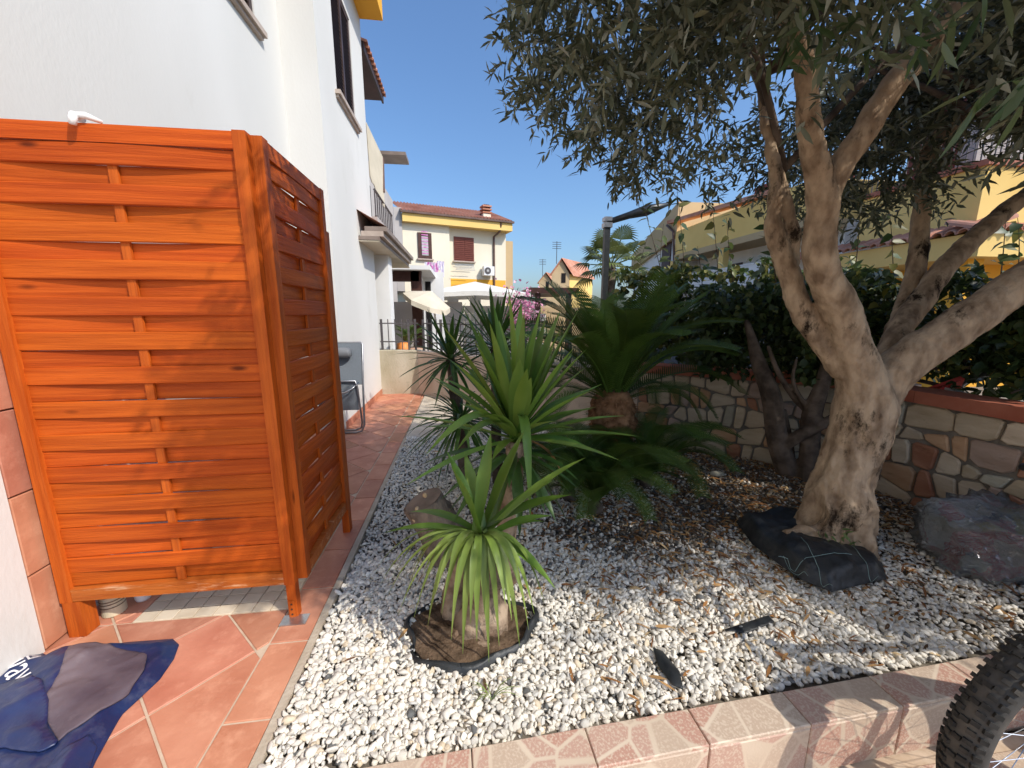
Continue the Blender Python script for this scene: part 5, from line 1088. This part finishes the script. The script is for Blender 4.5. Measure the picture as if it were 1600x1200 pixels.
for r_, rr, mt, nm in ((.26, .018, 'black_metal', 'tyre'), (.235, .007, 'steel', 'rim')): MB().tube([wc + V3(.06 * math.cos(2 * math.pi * k / nu), r_ * math.cos(2 * math.pi * k / nu), r_ * math.sin(2 * math.pi * k / nu)) for k in range(nu + 1)], rr, 8, False).build(nm, mt, wh, smooth=True)
for k in range(10): a = k * math.pi / 5; MB().tube([wc, wc + V3(0, .235 * math.cos(a), .235 * math.sin(a))], .006, 4).build('spoke', 'steel', wh)
# road and kerb beyond the wall
MB().box(4.6, 9.2, -8, 60, -.42, -.30).build('road', 'asphalt', kind='structure')
# ================================================================== YELLOW ROW HOUSES ON THE RIGHT (fronts on the plane x = 10.8)
RX = 10.8
def rp(px, py, X=RX): return atX(px, py, X)
h1 = thing('yellow_house', 'yellow house with deep white balcony seen under the olive crown', 'house', (RX + 3, 15, 0))
yb0, zb0 = rp(1215, 405).y, rp(1215, 405).z; a = rp(1045, 305); zt = rp(1140, 306).z; ze = rp(1150, 372).z
yA, yB = rp(1262, 380).y, rp(1052, 400).y             # near and far end of the house front
zpar = (rp(1215, 408).z + rp(1060, 432).z) / 2
MB().box(RX + 1.3, RX + 8, yA, yB, -.42, ze).build('wall', 'white_paint', h1)
up = MB().box(RX + .05, RX + 8, yA, yB, ze, ze + 1.15).build('upper_wall', 'plaster_yellow', h1)
MB().box(RX - .02, RX + 1.3, yA, yB, ze - .25, ze - .001).build('lintel', 'plaster_ochre', h1)
MB().box(RX, RX + .18, yA, yB, zpar - .75, zpar).build('balcony_parapet', 'white_paint', h1); MB().box(RX - .02, RX + .22, yA, yB, zpar + .001, zpar + .06).build('parapet_cap', 'white_paint', h1)
MB().box(RX - .05, RX + 1.3, yA, yB, zpar - 1.0, zpar - .751).build('balcony_slab', 'sill_stone', h1)
for px in (1126, 1050): q = rp(px, 400); MB().box(RX + .01, RX + .28, q.y - .14, q.y + .14, zpar + .061, ze - .251).build('pillar', 'plaster_yellow', h1)
q = rp(1150, 390, RX + 1.28)
dr = MB().box(RX + 1.24, RX + 1.298, q.y - .5, q.y + .5, zpar - .7, ze - .75).build('door', 'dark_brown', h1); MB().box(RX + 1.22, RX + 1.239, q.y - .4, q.y + .4, zpar - .6, ze - .9).build('pane', 'dark_void', dr)
# sloping tiled verge crossing the yellow wall
A, B = rp(1042, 350, RX - .12), rp(1215, 300, RX - .12)
vg = MB().add([A, B, B + V3(0, 0, .16), A + V3(0, 0, .16), A + V3(.5, 0, 0), B + V3(.5, 0, 0), B + V3(.5, 0, .16), A + V3(.5, 0, .16)], [(0, 3, 2, 1), (4, 5, 6, 7), (0, 1, 5, 4), (3, 7, 6, 2), (0, 4, 7, 3), (1, 2, 6, 5)]).build('roof_verge', 'roof_tile', h1)
h2 = thing('ochre_house', 'white fronted house with ochre gable left of the balcony house', 'house', (RX + 3, 22, 0))
yC, yD = yB + .02, rp(985, 400).y; zr = rp(1045, 340).z
MB().box(RX + .3, RX + 8, yC, yD, -.42, zr - 1.0).build('wall', 'white_paint', h2)
MB().add([(RX + .1, yC, zr - 1.0), (RX + .1, yD, zr - 2.2), (RX + .1, yD, zr - 1.2), (RX + .1, yC, zr + .6), (RX + 8, yC, zr - 1.0), (RX + 8, yD, zr - 2.2), (RX + 8, yD, zr - 1.2), (RX + 8, yC, zr + .6)], [(0, 1, 2, 3), (4, 7, 6, 5), (0, 4, 5, 1), (1, 5, 6, 2), (2, 6, 7, 3), (3, 7, 4, 0)]).build('gable_wall', 'plaster_ochre', h2)
q = rp(1041, 410, RX + .29); d2 = MB().box(RX + .24, RX + .299, q.y - .45, q.y + .45, q.z - 1.1, q.z + 1.2).build('door', 'dark_brown', h2)
MB().tube([rp(1042, 352, RX), rp(1052, 362, RX), rp(1054, 440, RX)], .06, 8).build('downpipe', 'copper_pipe', h2)
A, B = rp(1010, 432, RX - .4), rp(1048, 430, RX - .4); railing('balcony_railing', 'thin dark balcony railing in front of the white wall left of the downpipe', V3(A.x, B.y, 0), V3(A.x, A.y, 0), A.z - .9, A.z + .15, .3)
# near right house: yellow terrace with red cap, tiled canopy, ochre porch
cn = rp(1545, 248); h3 = thing('yellow_terrace_house', 'yellow house with tiled canopy and red capped terrace at the right edge', 'house', (RX + 3, 9, 0))
yE = rp(1350, 300).y; zc_ = cn.z
MB().box(RX, RX + 9, cn.y, yE, zc_ - 1.25, zc_ - .12).build('terrace_wall', 'plaster_yellow', h3)
MB().box(RX - .06, RX + 9, cn.y - .06, yE, zc_ - .12, zc_).build('terrace_cap', 'coping_red', h3)
MB().box(RX + 1.4, RX + 9, cn.y + 1.2, yE, zc_ - .3, zc_ + 3.2).build('upper_wall', 'plaster_grey', h3)
for i in range(34): MB().box(RX + .02 + .12 * i, RX + .035 + .12 * i, cn.y + .0, cn.y + .02, zc_, zc_ + 1.0).build('baluster', 'iron', h3)
for i in range(24): y = cn.y + .13 * i; MB().box(RX, RX + .02, y, y + .015, zc_, zc_ + 1.0).build('baluster', 'iron', h3)
MB().box(RX - .01, RX + 4.2, cn.y - .01, cn.y + .03, zc_ + 1.0, zc_ + 1.05).box(RX - .01, RX + .03, cn.y + .03, cn.y + 3.2, zc_ + 1.0, zc_ + 1.05).build('handrail', 'iron', h3)
zcan = zc_ - 1.25
MB().box(RX - .55, RX + 9, cn.y - .5, yE, zcan - .75, zcan - .28).build('canopy_beam', 'plaster_yellow', h3)
MB().box(RX + .9, RX + 9, cn.y + .6, yE, -.42, zcan - .751).build('wall', 'plaster_orange', h3)
MB().box(RX - .3, RX + .1, cn.y - .2, cn.y + .2, -.42, zcan - .751).build('pillar', 'plaster_orange', h3)
for y0_, w_, z0_, z1_ in ((cn.y + 1.6, 1.1, zc_ - .28, zc_ + 2.0), (cn.y + 4.2, 1.1, zc_ - .28, zc_ + 2.0), (cn.y + 7.2, 1.3, zc_ + .6, zc_ + 2.0)):
    wd = MB().box(RX + 1.36, RX + 1.399, y0_, y0_ + w_, z0_, z1_).build('window', 'shutter_red', h3); zz = z0_ + .08
    while zz < z1_ - .1: MB().box(RX + 1.345, RX + 1.359, y0_ + .06, y0_ + w_ - .06, zz, zz + .06).build('slat', 'shutter_red', wd); zz += .11
for y0_, w_ in ((cn.y + 1.6, 1.6), (cn.y + 4.6, 1.0), (cn.y + 7.0, 1.4)):
    wd = MB().box(RX + .86, RX + .899, y0_, y0_ + w_, .2, zcan - 1.1).build('door', 'dark_brown', h3); MB().box(RX + .84, RX + .859, y0_ + .12, y0_ + w_ - .12, .35, zcan - 1.25).build('pane', 'car_glass', wd)
def barrel(P, d, side, L, r, parent):
    m = MB(); n = 6; vs = []
    for e, lift in ((0, 0), (L, L * .35)):
        for rr in (r, r * .8):
            for k in range(n + 1): t = math.pi * k / n; vs.append(P + d * e + side * rr * math.cos(t) + V3(0, 0, rr * math.sin(t) + lift))
    w = n + 1; fs = []
    for j in range(n): fs += [(j, j + 1, 2 * w + j + 1, 2 * w + j), (w + j, 3 * w + j, 3 * w + j + 1, w + j + 1), (j, w + j, w + j + 1, j + 1)]
    m.add(vs, fs).build('roof_tile', 'roof_tile', parent)
for i in range(26): barrel(V3(RX - .68, cn.y - .5 + .22 * i, zcan - .28), V3(1, 0, 0), V3(0, 1, 0), .75, .11, h3)
for i in range(20): barrel(V3(RX - .55 + .22 * i, cn.y - .62, zcan - .28), V3(0, 1, 0), V3(1, 0, 0), .7, .11, h3)
MB().box(RX - 1.6, RX - 1.35, cn.y - 3, yE - 1, -.42, rp(1490, 375).z).build('front_wall', 'cloth_pink', h3) if False else None
# ================================================================== FAR HOUSES, PERGOLA, PARASOLS, PLANTS IN THE MIDDLE DISTANCE
def gable_house(name, label, px0, px1, pxr, py_eave, py_ridge, Y, wallm, sidem):
    a, b, r = atY(px0, py_eave, Y), atY(px1, py_eave, Y), atY((px0 + px1) / 2, py_ridge, Y); D_ = abs(atY(pxr, py_eave, Y).x - b.x) * 1.1
    t = thing(name, label, 'house', (a.x, Y, 0), 'far houses'); x0, x1, z0, zr_ = a.x, b.x, a.z, r.z; xm = (x0 + x1) / 2; yb = Y + 4.0
    sk = D_ * 1.25                                             # the house runs away to the right
    MB().add([(x0, Y, -.42), (x1, Y, -.42), (x1, Y, z0), (xm, Y, zr_), (x0, Y, z0), (x0 + sk, yb, -.42), (x1 + sk, yb, -.42), (x1 + sk, yb, z0), (xm + sk, yb, zr_), (x0 + sk, yb, z0)], [(0, 1, 2, 3, 4), (9, 8, 7, 6, 5), (0, 4, 9, 5)]).build('gable_wall', wallm, t)
    MB().add([(x1 + .01, Y, -.42), (x1 + .01 + sk, yb, -.42), (x1 + .01 + sk, yb, z0), (x1 + .01, Y, z0)], [(0, 1, 2, 3)]).build('side_wall', sidem, t)
    o_ = .35
    MB().add([(x1 + o_, Y - .3, z0 - .2), (x1 + o_ + sk, yb, z0 - .2), (xm + sk, yb, zr_ + .05), (xm, Y - .3, zr_ + .05), (x0 - o_, Y - .3, z0 - .2), (x0 - o_ + sk, yb, z0 - .2)], [(0, 1, 2, 3), (4, 3, 2, 5)]).build('roof', 'roof_tile', t)
    MB().box(x0 + .55 * (x1 - x0), x0 + .78 * (x1 - x0), Y - .05, Y - .001, z0 - .9, z0 + .1).build('window', 'dark_void', t)
    p = V3(xm, Y + 2, zr_ - .3); an = MB().tube([p, p + V3(0, 0, 2.4)], .04, 5)
    for k in range(4): an.tube([p + V3(-.5, 0, 2.3 - .22 * k), p + V3(.5, 0, 2.3 - .22 * k)], .025, 4)
    an.build('aerial', 'iron', t)
gable_house('far_house', 'far ochre house with gable window, red roof and aerial beyond the pergola', 862, 890, 930, 428, 404, 42, 'plaster_ochre', 'plaster_yellow')
gable_house('far_house', 'smaller far house with red roof left of the ochre gable', 842, 862, 884, 441, 426, 55, 'plaster_ochre', 'plaster_yellow')
pg = thing('pergola', 'dark flat pergola roof with posts behind the pink oleander', 'pergola', tuple(gz(850, 560)))
A, B = atY(828, 449, 13), atY(905, 449, 13); MB().box(A.x, B.x, 13, 16, A.z - .18, A.z).build('roof', 'dark_brown', pg)
for x in (A.x + .3, B.x - .3): MB().box(x - .08, x + .08, 13.1, 13.26, -.42, A.z - .181).build('post', 'dark_brown', pg)
MB().box(A.x - .5, B.x + 2, 16.5, 16.7, -.42, A.z - .6).build('screen_wall', 'plaster_ochre', pg)
# big square white parasol
pc = atY(742, 440, 14.0); pr = thing('parasol', 'large open white square parasol in front of the cream house', 'parasol', (pc.x, 14.0, -.42))
hw = 1.62; ez = atY(742, 462, 14).z; cs = [V3(pc.x + a_ * hw * 1.05, 14 + b_ * hw, ez) for a_, b_ in ((-1, -1), (1, -1), (1, 1), (-1, 1))]; ap = V3(pc.x, 14, pc.z)
m = MB(); 
for i in range(4):
    a_, b_ = cs[i], cs[(i + 1) % 4]; m.add([a_, b_, ap, a_.lerp(b_, .5) + V3(0, 0, .08), a_ - V3(0, 0, .14), b_ - V3(0, 0, .14), a_.lerp(b_, .5) - V3(0, 0, .06)], [(0, 3, 2), (3, 1, 2), (0, 4, 6, 3), (3, 6, 5, 1)])
m.build('canopy', 'canvas_white', pr); MB().tube([(pc.x, 14, -.42), (pc.x, 14, pc.z)], .035, 8).build('pole', 'steel', pr)
for i in range(4): MB().tube([ap - V3(0, 0, .05), cs[i] + V3(0, 0, .0)], .015, 5).build('rib', 'steel', pr)
# tilted beige parasol
tc_ = atY(664, 458, 9.5); pr = thing('parasol', 'tilted beige parasol edge on beside the brown porch post', 'parasol', (tc_.x + .2, 9.6, -.42))
L_, R_ = atY(632, 455, 9.5), atY(703, 484, 9.5); m = MB(); n = 8; rim = []
for k in range(n): a_ = 2 * math.pi * (k + .5) / n; rim.append((L_ + R_) / 2 + (R_ - L_) / 2 * math.cos(a_) + V3(.1, .75, .1) * math.sin(a_))
apx = (L_ + R_) / 2 + V3(.10, -.05, .22)
vv_ = rim + [apx] + [r + V3(0, 0, -.11) for r in rim]; m.add(vv_, [(k, (k + 1) % n, n) for k in range(n)] + [(k, n + 1 + k, n + 1 + (k + 1) % n, (k + 1) % n) for k in range(n)]); m.build('canopy', 'canvas', pr)
MB().tube([apx, V3(tc_.x + .25, 9.6, .9), V3(tc_.x + .25, 9.6, -.42)], .025, 8).build('pole', 'white_plastic', pr)
# brown porch posts and beam of the next garden
pp = thing('timber_porch', 'brown timber porch post and beam beyond the railing', 'porch', tuple(gz(650, 560)))
q = atY(651, 460, 10.2); MB().box(q.x - .13, q.x + .13, 10.2, 10.45, -.42, atY(651, 421, 10.2).z).build('post', 'dark_brown', pp)
A, B = atY(600, 428, 10.3), atY(655, 424, 10.3); MB().box(A.x, B.x, 10.2, 10.4, B.z - .25, B.z).build('beam', 'dark_brown', pp); MB().box(A.x, B.x + .3, 9.9, 13, B.z + .002, B.z + .1).build('roof', 'white_paint', pp)
q = atY(675, 470, 12); MB().box(q.x - .25, q.x + .35, 12, 12.2, -.42, atY(675, 425, 12).z).build('back_post', 'white_paint', pp); MB().box(q.x - .18, q.x - .02, 11.98, 11.999, .3, atY(675, 440, 12).z).build('opening', 'dark_void', pp)
MB().box(-2.2, .0, 13.2, 13.4, -.42, 1.75).build('garden_wall', 'plaster_grey', label='grey plastered garden wall behind the timber porch', cat='wall')
# white block wall beyond
bwl = thing('block_wall', 'whitewashed block wall with pierced top behind the parasols', 'wall', tuple(gz(760, 545))); A, B = atY(690, 470, 15.5), atY(845, 470, 15.5); bw_ = (B.x - A.x) / 9
for r_ in range(8):
    for k in range(9):
        if r_ == 7 and k % 2: continue
        x = A.x + bw_ * (k + (.5 if r_ % 2 else 0)); MB().box(x + .006, x + bw_ - .006, 15.5, 15.7, -.42 + .30 * r_ + .004, -.42 + .30 * (r_ + 1) - .004).build('block', 'white_paint', bwl)
# potted cycad and pots behind the railing
t = thing('potted_palm', 'potted palm with arching fronds behind the iron railing', 'potted plant', tuple(gz(650, 570))); q = V3(-1.12, 8.2, 0); MB().tube([(q.x, q.y, z) for z in (-.42, -.1, .62, .66)], [.22, .25, .33, .34], 18).build('pot', 'terracotta_pot', t, smooth=True)
for i in range(14): put_frond(t, q + V3(0, 0, .66), i * 2.4, .3 + .05 * i, .55, 1)
q = atY(630, 535, 8.0); MB().tube([(q.x, 8, z) for z in (-.42, .5, .52, .78, .8)], [.1, .1, .14, .12, .05], 14).build('orange_pot', 'orange_plastic', label='small orange plastic vase behind the railing next to the palm pot', cat='vase', smooth=True)
# oleander
q = atY(815, 490, 9.5); od = thing('oleander', 'oleander bush with pink blossoms behind the yuccas', 'oleander', (q.x, 9.5, -.42)); n = 900
p = np.array(q) + RNG.normal(0, 1, (n, 3)) * np.array([.22, .2, .32]) - np.array([0, 0, .1])
link('blossom', leaves_mesh('blossom', p, rdir(n), rdir(n) + np.array([0, -.6, .6]), RNG.uniform(.05, .09, n), RNG.uniform(.04, .07, n), 'olive_leaf', pal(n, [(.75, .32, .45), (.82, .50, .58), (.65, .22, .38)]), 'heart'), od)
n = 1600; p = np.array(q) + RNG.normal(0, 1, (n, 3)) * np.array([.35, .3, .4]) - np.array([0, 0, .75]); link('foliage', leaves_mesh('foliage', p, rdir(n) + np.array([0, 0, .5]), rdir(n) + np.array([0, 0, 1]), .12, .022, 'oleander_leaf', pal(n, [(.05, .085, .03), (.08, .12, .045)])), od)
for k in range(4): MB().tube([(q.x + .06 * k - .1, 9.5, -.42), (q.x + .12 * k - .2, 9.5 + .05 * k, q.z - .3)], .02, 6).build('stem', 'bark_grey', od)
# fan palm
q = atY(955, 415, 11.0); fpm = thing('fan_palm', 'fan palm with pale green leaves behind the black pole', 'palm', (q.x, 11, -.42)); MB().tube([(q.x, 11, -.42), (q.x, 11, q.z)], [.16, .13], 12).build('trunk', 'bark_grey', fpm, smooth=True)
rs = random.Random(8)
for i in range(26):
    az = i * 2.4; e = -.5 + 1.7 * i / 26; d = V3(math.cos(az) * math.cos(e), math.sin(az) * math.cos(e), math.sin(e)); c0 = q + d * rs.uniform(.45, .75); m = MB().tube([q, c0], .015, 5); s_ = d.cross(V3(0, 0, 1)); s_ = s_.normalized() if s_.length > .1 else V3(1, 0, 0); u = s_.cross(d)
    for k in range(17):
        a_ = (k - 8) * .17; dd = (d * math.cos(a_) + s_ * math.sin(a_)); l = .62 * (1 - .12 * abs(k - 8) / 8); w_ = dd.cross(u).normalized() * .028; m.add([c0, c0 + dd * l * .6 + w_, c0 + dd * l - V3(0, 0, .16), c0 + dd * l * .6 - w_], [(0, 1, 2, 3)])
    m.build('fan_leaf', 'palm_leaf', fpm)
# black folded cantilever parasol pole
A, T = atY(942, 480, 5.2), atY(949, 346, 5.2); bp = thing('folded_parasol', 'black metal pole with folded arm rising behind the sago palm', 'parasol', (A.x, 5.2, -.42))
MB().box(T.x - .036, T.x + .036, 5.17, 5.24, -.42, T.z - .04).build('pole', 'black_metal', bp); MB().box(T.x - .055, T.x + .055, 5.15, 5.26, T.z - .08, T.z - .02).box(T.x - .05, T.x + .05, 5.15, 5.26, T.z, T.z + .05).build('joint', 'steel', bp); E_ = atY(1048, 318, 5.0)
MB().tube([T + V3(0, 0, -.01), T.lerp(E_, .35), T.lerp(E_, .62), E_], [.035, .045, .07, .015], 10).build('folded_arm', 'black_metal', bp, smooth=True)

# a small tuft of grass in the gravel
tg = thing('grass_tuft', 'thin green grass tuft sprouting from the sunny gravel near the kerb', 'grass', tuple(gz(768, 1095)))
rs = random.Random(2); g0 = gz(768, 1095)
for i in range(12): a = rs.uniform(0, 6.28); l = rs.uniform(.05, .11); blade('blade', g0, g0 + V3(math.cos(a) * l, math.sin(a) * l * .6, rs.uniform(.015, .07)), g0 + V3(math.cos(a) * l * .4, math.sin(a) * l * .3, .07), .003, 'yucca_leaf_pale', tg, 5)
